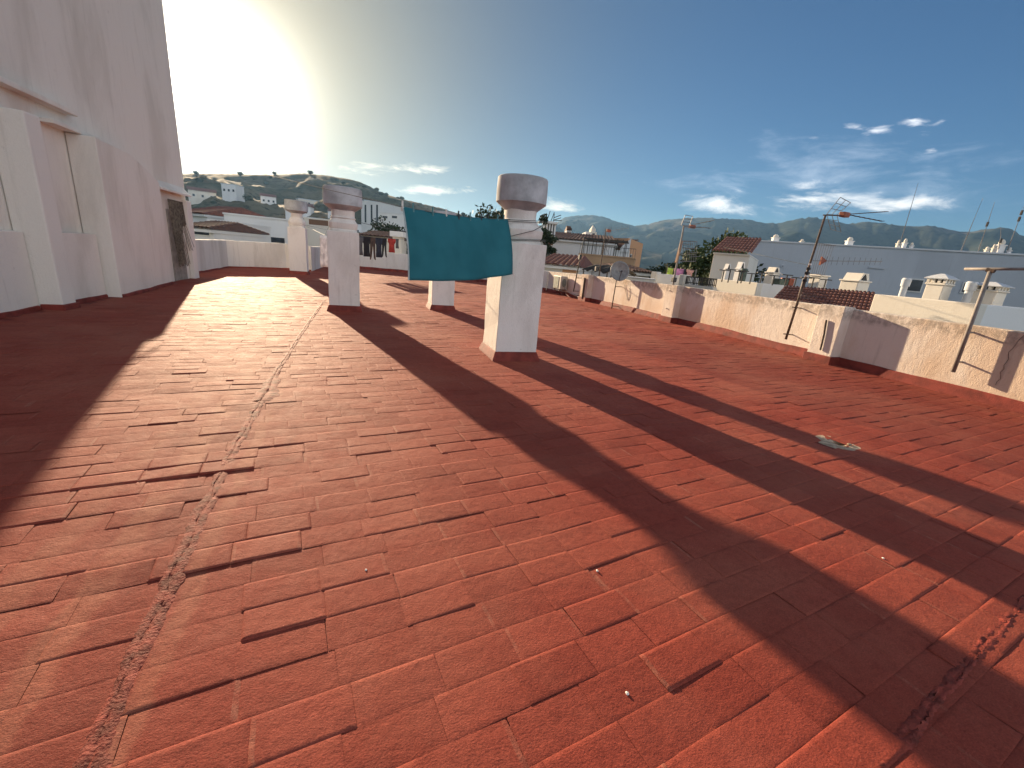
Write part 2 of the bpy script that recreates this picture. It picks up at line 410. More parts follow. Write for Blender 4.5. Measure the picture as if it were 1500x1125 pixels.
# ------------------------------------------------------------------ walls
def wall_line(path, th, zt, name_mat, parent, name='wall', z0=-.3, step=.22, jag=.012, side=1, seed=0):
    """a rendered wall along a path: ragged top, slightly bowed faces. th thickness goes to the +side normal"""
    pts = [np.array(p[:2], float) for p in path]; zts = zt if hasattr(zt, '__len__') else [zt]*len(pts)
    cen, zz = [], []
    for i in range(len(pts)-1):
        n = max(1, int(np.linalg.norm(pts[i+1]-pts[i])/step))
        for k in range(n): cen.append(pts[i]+(pts[i+1]-pts[i])*k/n); zz.append(zts[i]+(zts[i+1]-zts[i])*k/n)
    cen.append(pts[-1]); zz.append(zts[-1]); rings = []
    for i, p in enumerate(cen):
        # mitred normal
        a = cen[i]-cen[i-1] if i else cen[1]-cen[0]; b = cen[i+1]-cen[i] if i < len(cen)-1 else a
        na = np.array([a[1], -a[0]])/np.linalg.norm(a); nb = np.array([b[1], -b[0]])/np.linalg.norm(b)
        nn = na+nb; nn = nn/nn.dot(na) if abs(nn.dot(na)) > .3 else na
        nn = nn*side; bow = .006*mnoise.noise(Vector((p[0]*.8, p[1]*.8, seed)))
        j = jag*mnoise.noise(Vector((p[0]*2.3, p[1]*2.3, seed+1)))+jag*.6*mnoise.noise(Vector((p[0]*7, p[1]*7, seed+2)))
        o = p+nn*th; f = p+nn*bow; zt_ = zz[i]+j; e = .015
        prof = [(f, z0), (f, zt_-e), (f+nn*e, zt_), (o-nn*e, zt_+jag*.4*mnoise.noise(Vector((p[0]*4, p[1]*4, seed+5)))), (o, zt_-e), (o, z0)]
        rings.append([(q[0], q[1], z) for q, z in prof])
    b = MB(); b.loft(rings); return b.build(name, name_mat, parent)
def skirt_line(path, parent, side=1, h=.17, t0=.055, t1=.025, seed=0, zf=None):
    pts = [np.array(p[:2], float) for p in path]; cen = []
    for i in range(len(pts)-1):
        n = max(1, int(np.linalg.norm(pts[i+1]-pts[i])/.25)); cen += [pts[i]+(pts[i+1]-pts[i])*k/n for k in range(n)]
    cen.append(pts[-1]); rings = []
    for i, p in enumerate(cen):
        a = cen[i]-cen[i-1] if i else cen[1]-cen[0]; b = cen[i+1]-cen[i] if i < len(cen)-1 else a
        na = np.array([a[1], -a[0]])/np.linalg.norm(a); nb = np.array([b[1], -b[0]])/np.linalg.norm(b); nn = na+nb
        nn = (nn/nn.dot(na) if abs(nn.dot(na)) > .3 else na)*side
        zf = float(sag(p[0], p[1])); hh = zf+h+.02*mnoise.noise(Vector((p[0]*1.7, p[1]*1.7, seed)))
        rings.append([(q[0], q[1], z) for q, z in ((p-nn*t0, zf-.02), (p-nn*t1, hh-.012), (p-nn*.004, hh), (p+nn*.02, hh), (p+nn*.02, zf-.02))])
    b = MB(); b.loft(rings); return b.build('skirting', RED_PAINT, parent)

XW = 9.55
rw = thing('parapet_wall', (XW, 9, 0), 'long low rendered parapet with orange stains along the right edge', 'wall')
WY0, WY1 = -2.6, 21.7
wall_line([(XW, WY0), (XW, 3.5), (XW, 6.), (XW, 8.6), (XW, 11.8), (XW, 15.1), (XW, 17.4), (XW, WY1)], .24, [1.12, 1.125, 1.135, 1.145, 1.16, 1.135, 1.12, 1.05], W_OLD, rw, side=1)
# pilasters of the right wall
pil = []
for px, y0, w, prot, zt in ((1235, 6.05, .52, .26, 1.17), (988, 11.15, .55, .24, 1.17), (858, 16.85, .6, .25, 1.15)):
    b = MB(); b.box((XW-prot/2+.03, y0+w/2, zt/2-.12), (prot+.06, w, zt+.24)); b.build('pilaster', W_OLD, rw, bevel=.012); pil.append((y0, w, prot))
    zf = float(sag(XW-.2, y0)); b = MB(); b.box((XW-prot/2-.0, y0+w/2, zf+.075), (prot+.09, w+.09, .19)); b.build('skirting', RED_PAINT, rw, bevel=.015)
segs = [WY0]+[q for y0, w, p in pil for q in (y0-.03, y0+w+.03)]+[WY1]
for a, c in zip(segs[0::2], segs[1::2]): skirt_line([(XW, a), (XW, c)], rw, side=1, seed=a)
# crack and broken conduit on the first pilaster / wall
b = MB(); y = 3.62; z = .26; prev = (XW-.004, y, z); 
for k in range(16):
    z += .054; y += random.uniform(-.035, .02); q = (XW-.006, y, z); b.bar(prev, q, .006, .003); prev = q
b.build('crack', simple('crack_dark', (.07, .055, .045), .95), rw)
b = MB(); b.tube([(XW-.285, 6.28, .22), (XW-.285, 6.30, .55), (XW-.285, 6.34, .86)], .018, 8); b.build('conduit_stub', RUST, rw)
b = MB(); b.tube([(XW-.275, 17.1, .1), (XW-.275, 17.1, 1.0)], .05, 8); b.build('rust_streaked_pipe', RUST, rw)

bw = thing('back_parapet_wall', (0, 26, 0), 'grubby white parapet closing the far end of the terrace', 'wall')
wall_line([(-5.58, 17.2), (-5.68, 23.15), (-3.6, 25.15), (-2.42, 24.95)], .22, [1.16, 1.19, 1.24, 1.24], W_BACK, bw, side=-1, seed=5)
wall_line([(-2.40, 24.95), (-2.12, 32.)], .2, [1.2, 1.2], W_BACK, bw, side=-1, seed=6)
wall_line([(-2.1, 32.), (0., 31.), (3.1, 30.2), (6.5, 26.6), (9.5, 21.75)], .22, [1.22, 1.22, 1.2, 1.15, 1.05], W_BACK, bw, side=-1, seed=7)
skirt_line([(-5.58, 17.2), (-5.68, 23.15), (-3.6, 25.15), (-2.42, 24.95)], bw, side=-1, h=.06, t0=.03, seed=2)
skirt_line([(-2.1, 32.), (0., 31.), (3.1, 30.2), (6.5, 26.6), (9.5, 21.75)], bw, side=-1, seed=4)

# ------------------------------------------------------------------ building at the left
lb = thing('white_building', (-6.5, 9, 0), 'tall white rendered stair building along the left side, all in shade', 'building')
b = MB()                                            # main mass, upper storeys set over the lower wall
b.prism([(-5.2, -4.), (-5.2, 17.15), (-9.5, 17.15), (-9.5, -4.)], -.3, 11.5)
b.build('wall', W_WHITE, lb, bevel=.02)
b = MB(); b.prism([(-5.19, 11.2), (-4.76, 11.26), (-4.82, 12.8), (-4.98, 14.62), (-5.19, 14.66)], -.3, [3.04, 3.04, 3.0, 2.62, 2.62]); b.build('buttress', W_WHITE, lb, bevel=.02)
b = MB(); b.prism([(-5.19, 9.30), (-4.78, 9.35), (-4.77, 9.71), (-5.19, 9.75)], -.3, 3.0); b.build('buttress', W_WHITE, lb, bevel=.02)
b = MB(); b.prism([(-5.19, 4.2), (-4.8, 4.2), (-4.8, 5.0), (-5.19, 5.0)], -.3, 3.0); b.build('buttress', W_WHITE, lb, bevel=.02)
b = MB(); b.prism([(-5.19, -4.), (-5.05, -4.), (-5.05, 4.2), (-5.19, 4.2)], -.3, 1.24); b.prism([(-5.19, 5.0), (-5.06, 5.0), (-5.06, 9.3), (-5.19, 9.3)], -.3, 1.24)
b.prism([(-5.19, 9.76), (-5.02, 9.76), (-4.98, 11.19), (-5.19, 11.19)], -.3, 1.25); b.build('dado', W_WHITE, lb, bevel=.015)
b = MB(); b.box((-5.12, 8.6, 3.40), (.2, 5.6, .09)); b.build('cornice', W_WHITE, lb, bevel=.012)
b = MB(); b.box((-5.09, 11.5, 3.08), (.26, 2.1, .07)); b.build('ledge', W_WHITE, lb, bevel=.01)
# doorway at the far end with its little sloped canopy
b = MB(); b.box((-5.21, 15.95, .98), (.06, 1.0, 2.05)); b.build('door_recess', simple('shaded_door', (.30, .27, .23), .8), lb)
b = MB(); b.prism([(-5.19, 16.72), (-5.06, 16.72), (-5.06, 17.12), (-5.19, 17.14)], -.3, 2.35); b.build('door_pier', W_WHITE, lb, bevel=.015)
b = MB(); b.loft([[(-5.19, y, 2.68), (-4.98, y, 2.46), (-4.98, y, 2.51), (-5.19, y, 2.72)] for y in (14.66, 16.95)]); b.build('door_canopy', W_WHITE, lb)
b = MB()
for sx, pts in ((-5.18, [(-4.62, 9.35)]),): pass
skirt_line([(-5.05, -4.), (-5.05, 4.2)], lb, side=-1, h=.07, t0=.03, seed=8)
skirt_line([(-5.06, 5.04), (-5.06, 9.26)], lb, side=-1, h=.07, t0=.03, seed=9)
skirt_line([(-5.0, 9.78), (-4.98, 11.17)], lb, side=-1, h=.07, t0=.03, seed=10)
skirt_line([(-4.76, 11.28), (-4.82, 12.8), (-4.98, 14.6)], lb, side=-1, h=.07, t0=.03, seed=11)
b = MB(); b.box((-4.90, 9.53, .02), (.32, .46, .14)); b.build('skirting', RED_PAINT, lb, bevel=.015)
# fly curtain
STRIP = simple('striped_curtain', (.20, .17, .13), .8, 0, .35, 14)
b = MB()
for k in range(13):
    y = 15.5+k*.085; L = 1.35 if k > 8 else 1.85; L += random.uniform(-.06, .06)
    sw = .10*(k/12.)**2
    b.bar((-5.12, y, 2.28), (-5.10, y+.03, 2.28-L*.5), .045, .012); b.bar((-5.10, y+.03, 2.28-L*.5), (-5.06+sw, y+.07, 2.28-L), .045, .012)
cu = b.build('door_curtain', STRIP); tag(cu, 'striped fly curtain hanging in the doorway of the white building', 'curtain')

# ------------------------------------------------------------------ chimneys on the terrace
def chimney(cx, cy, w, d, zs, zn, zd0, zd1, rd, label, neckw=.47, lean=0.):
    t = thing('chimney', (cx, cy, 0), label, 'chimney', 'chimneys on the terrace')
    b = MB(); n = 8; rings = []
    for k in range(n+1):
        z = -.1+(zs+.1)*k/n; rr = []
        for sx, sy in ((-1, -1), (1, -1), (1, 1), (-1, 1)):
            rr.append((cx+sx*w/2+random.uniform(-.006, .006), cy+sy*d/2+random.uniform(-.006, .006), z))
        rings.append(rr)
    b.loft(rings); b.build('trunk', W_CHIM, t, bevel=.012)
    zf = float(sag(cx, cy)); b = MB(); o = .065
    b.loft([[(cx+sx*(w/2+q), cy+sy*(d/2+q), z) for sx, sy in ((-1, -1), (1, -1), (1, 1), (-1, 1))] for q, z in ((o, zf-.03), (o*.75, zf+.03), (.012, zf+.135), (-.02, zf+.14))])
    b.build('skirting', RED_PAINT, t, bevel=.008)
    # neck: square block with softened corners that narrows to a flue
    def sq(hw, hd, z, n=24, p=4.):
        r = []
        for i in range(n):
            a = 2*PI*(i+.5)/n; c, s_ = math.cos(a), math.sin(a); m = (abs(c)**p+abs(s_)**p)**(-1/p); r.append((cx+hw*m*c, cy+hd*m*s_, z))
        return r
    a = w*.46; e = d*.44; q = neckw/2
    b = MB(); h = zn-zs
    b.loft([sq(a*.94, e*.94, zs-.01, p=6), sq(a*.97, e*.97, zs+h*.10, p=6), sq(a*.90, e*.90, zs+h*.17, p=6), sq(a*.98, e*.98, zs+h*.30, p=6), sq(a, e, zs+h*.62, p=6), sq(a*.80, e*.80, zn-h*.06, p=4), sq(q*1.08, q*1.08, zn, p=3), sq(q*.98, q*.98, zn+.03, p=2.6), sq(q, q, zd0+.02, p=2.4)])
    b.build('neck', W_CHIM, t, smooth='auto')
    b = MB(); b.lathe((cx, cy, 0), [(q*.98, zd0-.11), (rd*.97, zd0-.006), (rd, zd0), (rd*1.005, (zd0+zd1)/2), (rd*.985, zd1-.012), (rd*.95, zd1), (rd*.55, zd1+.012)], 40, jit=.002)
    b.build('cap', simple('weathered_cement', (.45, .475, .50), .9, 0, .2, 3, .5, 30, .2) if 'weathered_cement' not in bpy.data.materials else bpy.data.materials['weathered_cement'], t, smooth='auto')
    return t
C2 = (2.25, 6.40)
ch2 = chimney(*C2, .66, .74, 1.74, 2.04, 2.295, 2.64, .372, 'nearest chimney with a broad round cement cap and lines tied round its neck')
b = MB()
for zz, wr in ((1.79, .30), (1.775, .30), (2.03, .262), (2.05, .262)):
    b.tube([(C2[0]+(wr+.012)*s_, C2[1]+(wr*1.05+.012)*c_, zz+.02*s_) for s_, c_ in ((-1, -1), (1, -1), (1, 1), (-1, 1), (-1, -1))], .005, 5)
b.tube([(C2[0]-.30, C2[1]-.345, 1.79), (C2[0]+.10, C2[1]-.35, 1.92), (C2[0]+.27, C2[1]-.33, 2.02)], .005, 5)
b.build('tied_line', WIRE, ch2)
chimney(-.36, 10.98, .66, .68, 1.76, 2.05, 2.31, 2.68, .41, 'chimney left of the teal sheet with a wide round cap', .5)
chimney(2.10, 12.0, .60, .70, 1.72, 2.02, 2.37, 2.53, .32, 'chimney half hidden behind the hanging teal sheet')
chimney(-2.65, 22.2, .72, .74, 2.0, 2.4, 2.7, 3.12, .46, 'farthest chimney standing by the back wall near the white building')

# ------------------------------------------------------------------ washing lines and laundry
pA = np.array([C2[0]-.27, C2[1]-.36, 2.03]); pTL = aty(585, 302, 4.76); pW = aty(262, 218, 3.25); pB = np.array([-5.19, 17.1, 3.83])
def sagline(a, c, n, s):
    a = np.array(a); c = np.array(c); return [a+(c-a)*i/n+np.array([0, 0, -s*4*(i/n)*(1-i/n)]) for i in range(n+1)]
top = [pA, pA+(pTL-pA)*.07+np.array([0, 0, -.01])]
NT_ = 26; line_top = []
for i in range(NT_+1):
    s_ = i/NT_; q = pTL+(pA-pTL)*(.02+.94*s_); q = q+np.array([0, 0, -.030*4*s_*(1-s_)]); line_top.append(q)
wl = MB(); wl.tube([pA]+line_top[::-1]+[pTL]+sagline(pTL, pB, 14, .05)[1:], .004, 5)
tag(wl.build('washing_line', WIRE), 'thin washing line from the nearest chimney up to the white building', 'washing line')
TEAL, t, bs = material('teal_cotton')
geo = t.new('ShaderNodeNewGeometry').outputs['Position']
c = t.mix(t.ramp(t.noise(geo, 2.5, 4), .3, .7), (.022, .135, .165), (.03, .165, .20))
t.put(bs.inputs['Base Color'], c); bs.inputs['Roughness'].default_value = .9; bs.inputs['Specular IOR Level'].default_value = .15
wv = t.new('ShaderNodeBump'); wv.inputs['Strength'].default_value = .25; wv.inputs['Distance'].default_value = .004
t.put(wv.inputs['Height'], t.noise(geo, 240, 2)); t.put(bs.inputs['Normal'], wv.outputs[0])
sheet = thing('hanging_sheet', (1.1, 5.3, 1.4), 'plain teal sheet pegged along the washing line beside the nearest chimney', 'sheet')
pBL = aty(601, 411, 4.62); pBR = aty(752, 402, 5.72)
rows = []; NR = 22
for j in range(NR+1):
    v = j/NR; row = []
    for i in range(NT_+1):
        s_ = i/NT_; bot = pBL+(pBR-pBL)*s_ + np.array([0, 0, -.035*math.sin(PI*s_)])
        q = line_top[i]*(1-v)+bot*v
        bill = -.05*math.sin(PI*v)*(.6+.4*math.sin(PI*s_))
        fold = .015*math.sin(s_*19+2.5*v+1)*(.35+.65*v)+.018*math.sin(s_*7.3-1.5*v)*v+.008*math.sin(s_*NT_*2.0)*(1-v)
        row.append(tuple(q+np.array([.62, -.78, 0])*(fold-bill*.6)))
    rows.append(row)
b = MB(); b.grid(rows); b.build('cloth', TEAL, sheet, smooth=True, solid=.006)
b = MB()
b.tube([rows[j][0] for j in range(NR+1)], .008, 5); b.build('hem', simple('pale_hem', (.45, .55, .55), .9), sheet)
b = MB(); q = np.array(rows[-1][-1]); b.loft([[tuple(q+np.array(o)) for o in ((0, 0, .03), (.05, -.01, -.005), (.03, 0, -.03), (-.01, .005, 0))], [tuple(q+np.array(o)+np.array([0, .004, 0])) for o in ((0, 0, .03), (.05, -.01, -.005), (.03, 0, -.03), (-.01, .005, 0))]]); b.build('care_tag', WHITEP, sheet)
PEGW = WHITEP; PEGB = simple('dark_peg', (.03, .04, .05), .6); PEGG = simple('teal_peg', (.10, .25, .27), .6)
for px, mt in ((587, PEGW), (599, PEGG), (619, PEGG), (637, PEGW), (657, PEGB), (675, PEGG), (693, PEGB), (708, PEGB), (721, PEGG), (733, PEGG)):
    s_ = (px-585)/(741-585); k = min(NT_, max(0, int(round(s_*NT_)))); q = line_top[k]
    names = {PEGW.name: 'white', PEGB.name: 'dark', PEGG.name: 'teal'}
    b = MB(); b.box(q+np.array([0, 0, .014]), (.017, .014, .085), .7, .8); b.box(q+np.array([0, 0, -.022]), (.02, .026, .04), .7)
    o = b.build('clothes_peg', mt, sheet)
# lines over the terrace, further lines cast thin shadows on the floor
b = MB(); b.tube(sagline((C2[0]+.1, C2[1]+.36, 2.02), (1.95, 11.7, 1.94), 10, .08), .006, 5)
tag(b.build('washing_line', WIRE), 'thin washing line between the nearest chimney and the half hidden chimney', 'washing line')
b = MB(); b.tube(sagline((-.06, 11.2, 2.02), (1.9, 11.75, 1.94), 8, .05), .006, 5)
tag(b.build('washing_line', WIRE), 'thin washing line from the wide capped chimney to the half hidden chimney', 'washing line')
b = MB(); lw = sagline((-.3, 11.3, 2.08), (6.4, 26.4, 2.35), 16, .18); lw = sagline((-2.35, 22.5, 2.16), (3.6, 26.8, 2.20), 16, .22); b.tube(lw, .006, 5)
tag(b.build('washing_line', WIRE), 'far washing line hung with dark clothes in front of the back wall', 'washing line')
def garment(q, wdt, hgt, mat, label, shape='shirt', rz=.6, grp='washing on the far line'):
    q = np.array(q); c, s_ = math.cos(rz), math.sin(rz); b = MB(); rows = []
    for j in range(9):
        v = j/8; row = []
        for i in range(9):
            u = i/8-.5; w = wdt*(1-.12*math.sin(PI*v))
            if shape == 'shirt' and v < .3: w = wdt*1.25
            dz = -hgt*v*(1-.10*math.cos(u*PI*2)*(shape == 'trousers'))
            if shape == 'trousers' and v > .35 and abs(u) < .1: dz = -hgt*.35
            off = .03*math.sin(i*1.7+v*3)*v
            row.append((q[0]+u*w*c-off*s_, q[1]+u*w*s_+off*c, q[2]+dz))
        rows.append(row)
    b.grid(rows); o = b.build('garment', mat, None, True, solid=.012); return tag(o, label, 'clothing', grp)
CL = {n: simple('cloth_'+n, c, .9, 0, .2, 6) for n, c in dict(black=(.02, .02, .022), navy=(.03, .035, .05), grey=(.10, .10, .10), brown=(.09, .06, .045), red=(.42, .05, .035), white=(.75, .72, .70), green=(.42, .60, .10), pink=(.62, .25, .42), purple=(.25, .12, .30), salmon=(.70, .36, .30)).items()}
def onl(px): # point of the far line under this photo column
    best = min(lw, key=lambda p: abs(pix(p)[0]-px)); i = [k for k in range(len(lw)) if lw[k] is best][0]
    j = i+1 if (i+1 < len(lw) and (pix(best)[0]-px) < 0) or i == 0 else i-1
    a, c_ = pix(best)[0], pix(lw[j])[0]; s_ = (px-a)/(c_-a) if abs(c_-a) > 1e-6 else 0
    return best+(lw[j]-best)*s_
def pix(p):
    c = M.T @ (np.array(p)-CAMP); return (750+F*c[0]/c[2], 562.5-F*c[1]/c[2])
for px, w, hg, m, sh, lab in ((527, .34, .95, 'grey', 'shirt', 'charcoal shirt, first on the far line right of the wide capped chimney'), (537, .40, 1.0, 'black', 'shirt', 'black shirt on the far line between the charcoal shirt and the brown trousers'), (546, .36, 1.05, 'brown', 'trousers', 'dark brown trousers on the far washing line'), (555, .38, 1.0, 'navy', 'shirt', 'navy shirt on the far line just left of the two grey-black pieces'), (563, .32, .9, 'black', 'trousers', 'short black trousers on the far washing line next to the red top'), (574, .42, .72, 'red', 'shirt', 'red top on the far washing line left of the teal sheet'), (582, .2, .5, 'grey', 'towel', 'small grey cloth at the end of the far line by the red top')):
    garment(onl(px), w, hg, CL[m], lab, sh, .62)
qa = aty(476, 345, 13.5); garment(qa, .42, .85, CL['white'], 'white cloth hanging just behind the wide capped chimney', 'towel', .9, None)
b = MB(); b.tube([(-.62, 11.3, 2.02), tuple(qa+np.array([-.0, 0, .003])), (-2.5, 21.86, 2.2)], .0045, 5)
tag(b.build('washing_line', WIRE), 'washing line running back from the wide capped chimney to the farthest chimney', 'washing line')

# ------------------------------------------------------------------ masts, antennas and fittings on the right wall
def mast_root(name, q, label, cat, grp=None): return thing(name, (q[0], q[1], 0), label, cat, grp)
def wall_brackets(t, xs, ys, zs, mat=RUST, r=.011):
    for z in zs:
        b = MB(); b.tube([(xs-.06, ys, z), (XW+.03, ys+.01, z-.01)], r, 6); b.build('bracket', mat, t)
def yagi(t, o, dirv, n, L, eh, updir, mat, dip=None, name='yagi_aerial'):
    """boom with cross elements"""
    o = Vector(tuple(map(float, o))); d = Vector(dirv).normalized(); u = Vector(updir).normalized()
    b = MB(); b.tube([o, o+d*L], .009, 6)
    for k in range(n):
        p = o+d*(L*(.18+.8*k/max(1, n-1))); h = eh*(1-.25*k/n); b.tube([p-u*h/2, p+u*h/2], .005, 5)
    a = b.build(name, mat, t)
    if dip:
        b = MB(); p = o+d*(L*.10); s = d.cross(u)
        b.loft([[tuple(p+d*x+u*(y*dip)+s*z) for y, z in ((-.5, -.02), (.5, -.02), (.5, .02), (-.5, .02))] if k == 0 else [tuple(p+d*x+u*(y*dip*.15)+s*z) for y, z in ((-.5, -.02), (.5, -.02), (.5, .02), (-.5, .02))] for k, x in enumerate((0, .16))])
        b.build('dipole_box', REDP, a)
    return a
# T-shaped clothes post
xs = XW-.13
p0 = atx(1396, 545, xs); p1 = atx(1451, 397, xs)
t = mast_root('clothes_post', p0, 'grey steel T-shaped clothes post bolted to the right wall, nearest the camera', 'clothes post')
b = MB(); b.tube([p0, p1], .031, 10); b.build('pole', STEEL, t, smooth=True)
c0 = atx(1413, 394, xs); c1 = atx(1507, 394, xs); b = MB(); b.tube([c0, (c0+c1)/2, c1], .022, 8); b.build('crossbar', STEEL, t, smooth=True)
b = MB(); b.tube([p1+np.array([0, -.05, .0]), p1+np.array([0, .05, .02])], .034, 8); b.build('clamp', RUST, t)
zz = [atx(1402, 530, xs)[2], atx(1421, 487, xs)[2]]
for z in zz:
    b = MB(); yq = p0[1]+(p1[1]-p0[1])*(z-p0[2])/(p1[2]-p0[2]); b.tube([(xs-.0, yq, z), (XW+.03, yq-.02, z)], .016, 6); b.build('bracket', STEEL, t)
# main antenna mast
xs = XW-.16
p0 = atx(1151, 497, xs); p1 = atx(1209, 316, xs); ym = p0[1]
def on(pa, pb, z): return pa+(pb-pa)*((z-pa[2])/(pb[2]-pa[2]))
t = mast_root('antenna_mast', p0, 'tall leaning antenna mast with red dipoles and a comb aerial beside the first pilaster', 'antenna')
b = MB(); b.tube([p0, on(p0, p1, 1.2), p1], [.027, .027, .020], 8); b.build('pole', RUST, t, smooth=True)
for z in (atx(1153, 490, xs)[2], atx(1166, 451, xs)[2]):
    q = on(p0, p1, z); b = MB(); b.tube([q+np.array([-.1, .02, .01]), (XW+.03, q[1]-.03, z)], .013, 6); b.build('bracket', RUST, t)
b = MB(); q = on(p0, p1, 1.25); b.tube([q+np.array([0, .0, 0]), q+np.array([.0, .0, .42])], .03, 8); b.build('pole_sleeve', STEEL, t, smooth=True)
for z, mt, s in ((1.62, BLACKP, .075), (1.72, WHITEP, .05), (1.78, BLACKP, .08), (1.88, BLACKP, .07), (1.97, WHITEP, .05)):
    q = on(p0, p1, z); b = MB(); b.box(q+np.array([-.03, -.03, 0]), (s, s, s*.75), .3); b.build('amplifier_box', mt, t, bevel=.006)
YD = p1[1]
def yp(px, py, dy=0.): return aty(px, py, YD+dy)
a = MB()                                             # corner reflector: two open grids meeting at the mast
for px0, py0, px1, py1, px2, py2 in ((1211, 314, 1231, 289, 1246, 297),):
    A0 = yp(px0, py0); A1 = yp(px1, py1, .15); A2 = yp(px2, py2, .30); A3 = yp(1226, 315, .15)
    for k in range(4):
        s = k/3; a.tube([A0+(A1-A0)*s, A3+(A2-A3)*s], .007, 5)
    for s in (0, .5, 1): a.tube([A0+(A3-A0)*s, A1+(A2-A1)*s], .008, 5)
    B1 = yp(1217, 336, .1); B2 = yp(1232, 340, .3)
    for k in range(3):
        s = (k+1)/3; a.tube([A0+(B1-A0)*s, A3+(B2-A3)*s], .006, 5)
    for s in (0, .5, 1): a.tube([A0+(A3-A0)*s, B1+(B2-B1)*s], .006, 5)
ua = a.build('corner_reflector', ALU, t)
b = MB(); o = yp(1206, 315); b.tube([o, yp(1243, 316)], .014, 6)
for px, py, dy in ((1298, 310, .25), (1292, 324, -.25)):
    e0 = yp(1240, 314); e1 = yp(px, py, dy); b.tube([e0, e1], .010, 6)
    for k in range(7):
        p = e0+(e1-e0)*(.15+.85*k/6); b.tube([p+np.array([0, -.05, 0]), p+np.array([0, .05, .0])], .006, 4)
b.build('twin_boom', RUST, t)
b = MB(); b.box((yp(1230, 315)+yp(1244, 314))/2, (.20, .12, .10), .1); b.build('dipole_box', REDP, t, bevel=.01)
o = yp(1191, 382); e = yp(1292, 383); up = yp(1250, 372)-yp(1247, 383)
yagi(t, o, tuple(e-o), 11, float(np.linalg.norm(e-o)), .19, tuple(up), ALU, .18, 'comb_aerial')
b = MB()
for k in range(7):
    A = yp(1201+k*3.4, 356+.6*k); C = yp(1189+k*3.0, 401+.4*k); b.tube([A, C], .004, 4)
b.tube([yp(1198, 356), yp(1224, 360)], .006, 4); b.tube([yp(1187, 401), yp(1209, 403)], .006, 4); b.build('wire_reflector', STEEL, t)
b = MB(); b.tube([on(p0, p1, 1.95), yp(1120, 375, 1.4), yp(1060, 362, 4.0)], .004, 4); b.build('stay_wire', WIRE, t)
# second antenna mast
xs = XW-.17
p0 = atx(977, 466, xs); p1 = atx(1002, 330, xs); YD = p0[1]
t = mast_root('antenna_mast', p0, 'antenna mast with a square grid panel aerial by the second pilaster', 'antenna')
b = MB(); b.tube([p0, on(p0, p1, 1.3), p1], [.024, .03, .024], 8); b.build('pole', STEEL, t, smooth=True)
for z in (.42, .98):
    q = on(p0, p1, z); b = MB(); b.tube([q+np.array([-.1, 0, 0]), (XW+.03, q[1]-.02, z)], .015, 6); b.build('bracket', RUST, t)
b = MB(); b.box(on(p0, p1, 1.33)+np.array([-.03, -.03, 0]), (.13, .12, .14)); b.build('amplifier_box', BLACKP, t, bevel=.01)
b = MB()
A0, A1, A2, A3 = yp(998, 330), yp(1004, 315), yp(1015, 317, .3), yp(1010, 331, .3)
for k in range(4):
    s = k/3; b.tube([A0+(A1-A0)*s, A3+(A2-A3)*s], .010, 5)
for s in (0, 1): b.tube([A0+(A3-A0)*s, A1+(A2-A1)*s], .012, 5)
b.build('corner_reflector', ALU, t)
b = MB(); o = yp(1001, 332)
for px, py, dy in ((1040, 334, -.2), (1044, 323, .3)):
    e1 = yp(px, py, dy); b.tube([o, e1], .011, 5)
    for k in range(6):
        p = o+(e1-o)*(.4+.6*k/5); b.tube([p+np.array([0, -.07, 0]), p+np.array([0, .07, 0])], .007, 4)
b.build('twin_boom', ALU, t)
b = MB(); b.box(yp(1014, 332), (.20, .10, .09)); b.build('dipole_box', REDP, t, bevel=.01)
b = MB(); G0, G1, G2, G3 = yp(999, 353), yp(1021, 354), yp(1019, 383), yp(996, 383)
for k in range(8):
    s = k/7; b.tube([G0+(G1-G0)*s, G3+(G2-G3)*s], .008, 4)
for s in (0, .33, .66, 1): b.tube([G0+(G3-G0)*s, G1+(G2-G1)*s], .012 if s in (0, 1) else .007, 4)
for k in range(4):
    c = G0+(G2-G0)*(.2+.2*k)+np.array([0, -.08, .0]); b.tube([c+np.array([-.2, 0, 0]), c+np.array([.2, 0, .05])], .008, 4)
b.build('panel_aerial', ALU, t)
b = MB(); q = yp(994, 370); b.bar(q+np.array([0, .03, -.3]), q+np.array([.06, .03, .35]), .09, .04); b.build('panel_support', simple('weathered_wood', (.30, .20, .14), .9), t)
# satellite dish
xs = XW-.30
p0 = atx(896, 452, xs); p1 = atx(903, 410, xs)
t = mast_root('satellite_dish', p0, 'grey round satellite dish on a short pole against the right wall', 'satellite dish')
b = MB(); b.tube([p0, p1, p1+np.array([.02, .0, .12])], .02, 8)
b.build('pole', DARKM, t, smooth=True)
for z in (.1, .85):
    q = on(p0, p1, z); b = MB(); b.tube([q, (XW+.03, q[1]-.02, z)], .013, 6); b.build('bracket', DARKM, t)
dc = aty(907, 398, p0[1]-.02); dn = Vector((-.35, -.90, .28)).normalized(); R_ = dn.to_track_quat('Z', 'Y').to_matrix()
b = MB(); rings = []
for k in range(7):
    r = .36*k/6 if k else .004; rings.append([tuple(Vector(tuple(dc))+R_ @ Vector((r*math.cos(2*PI*i/28), r*1.06*math.sin(2*PI*i/28), .30*(r*r)/.36))) for i in range(28)])
b.loft(rings, cap=False); b.build('dish', DISHM, t, smooth=True, solid=.012)
b = MB(); lnb = Vector(tuple(dc))+R_ @ Vector((0.0, -.10, .42)); low = Vector(tuple(dc))+R_ @ Vector((0, -.38, .12)); b.tube([low, lnb], .012, 6); b.build('feed_arm', DARKM, t)
b = MB(); b.tube([lnb+R_ @ Vector((0, 0, .05)), lnb, lnb+R_ @ Vector((0, 0, -.08))], [.03, .035, .025], 8); b.build('receiver', BLACKP, t)
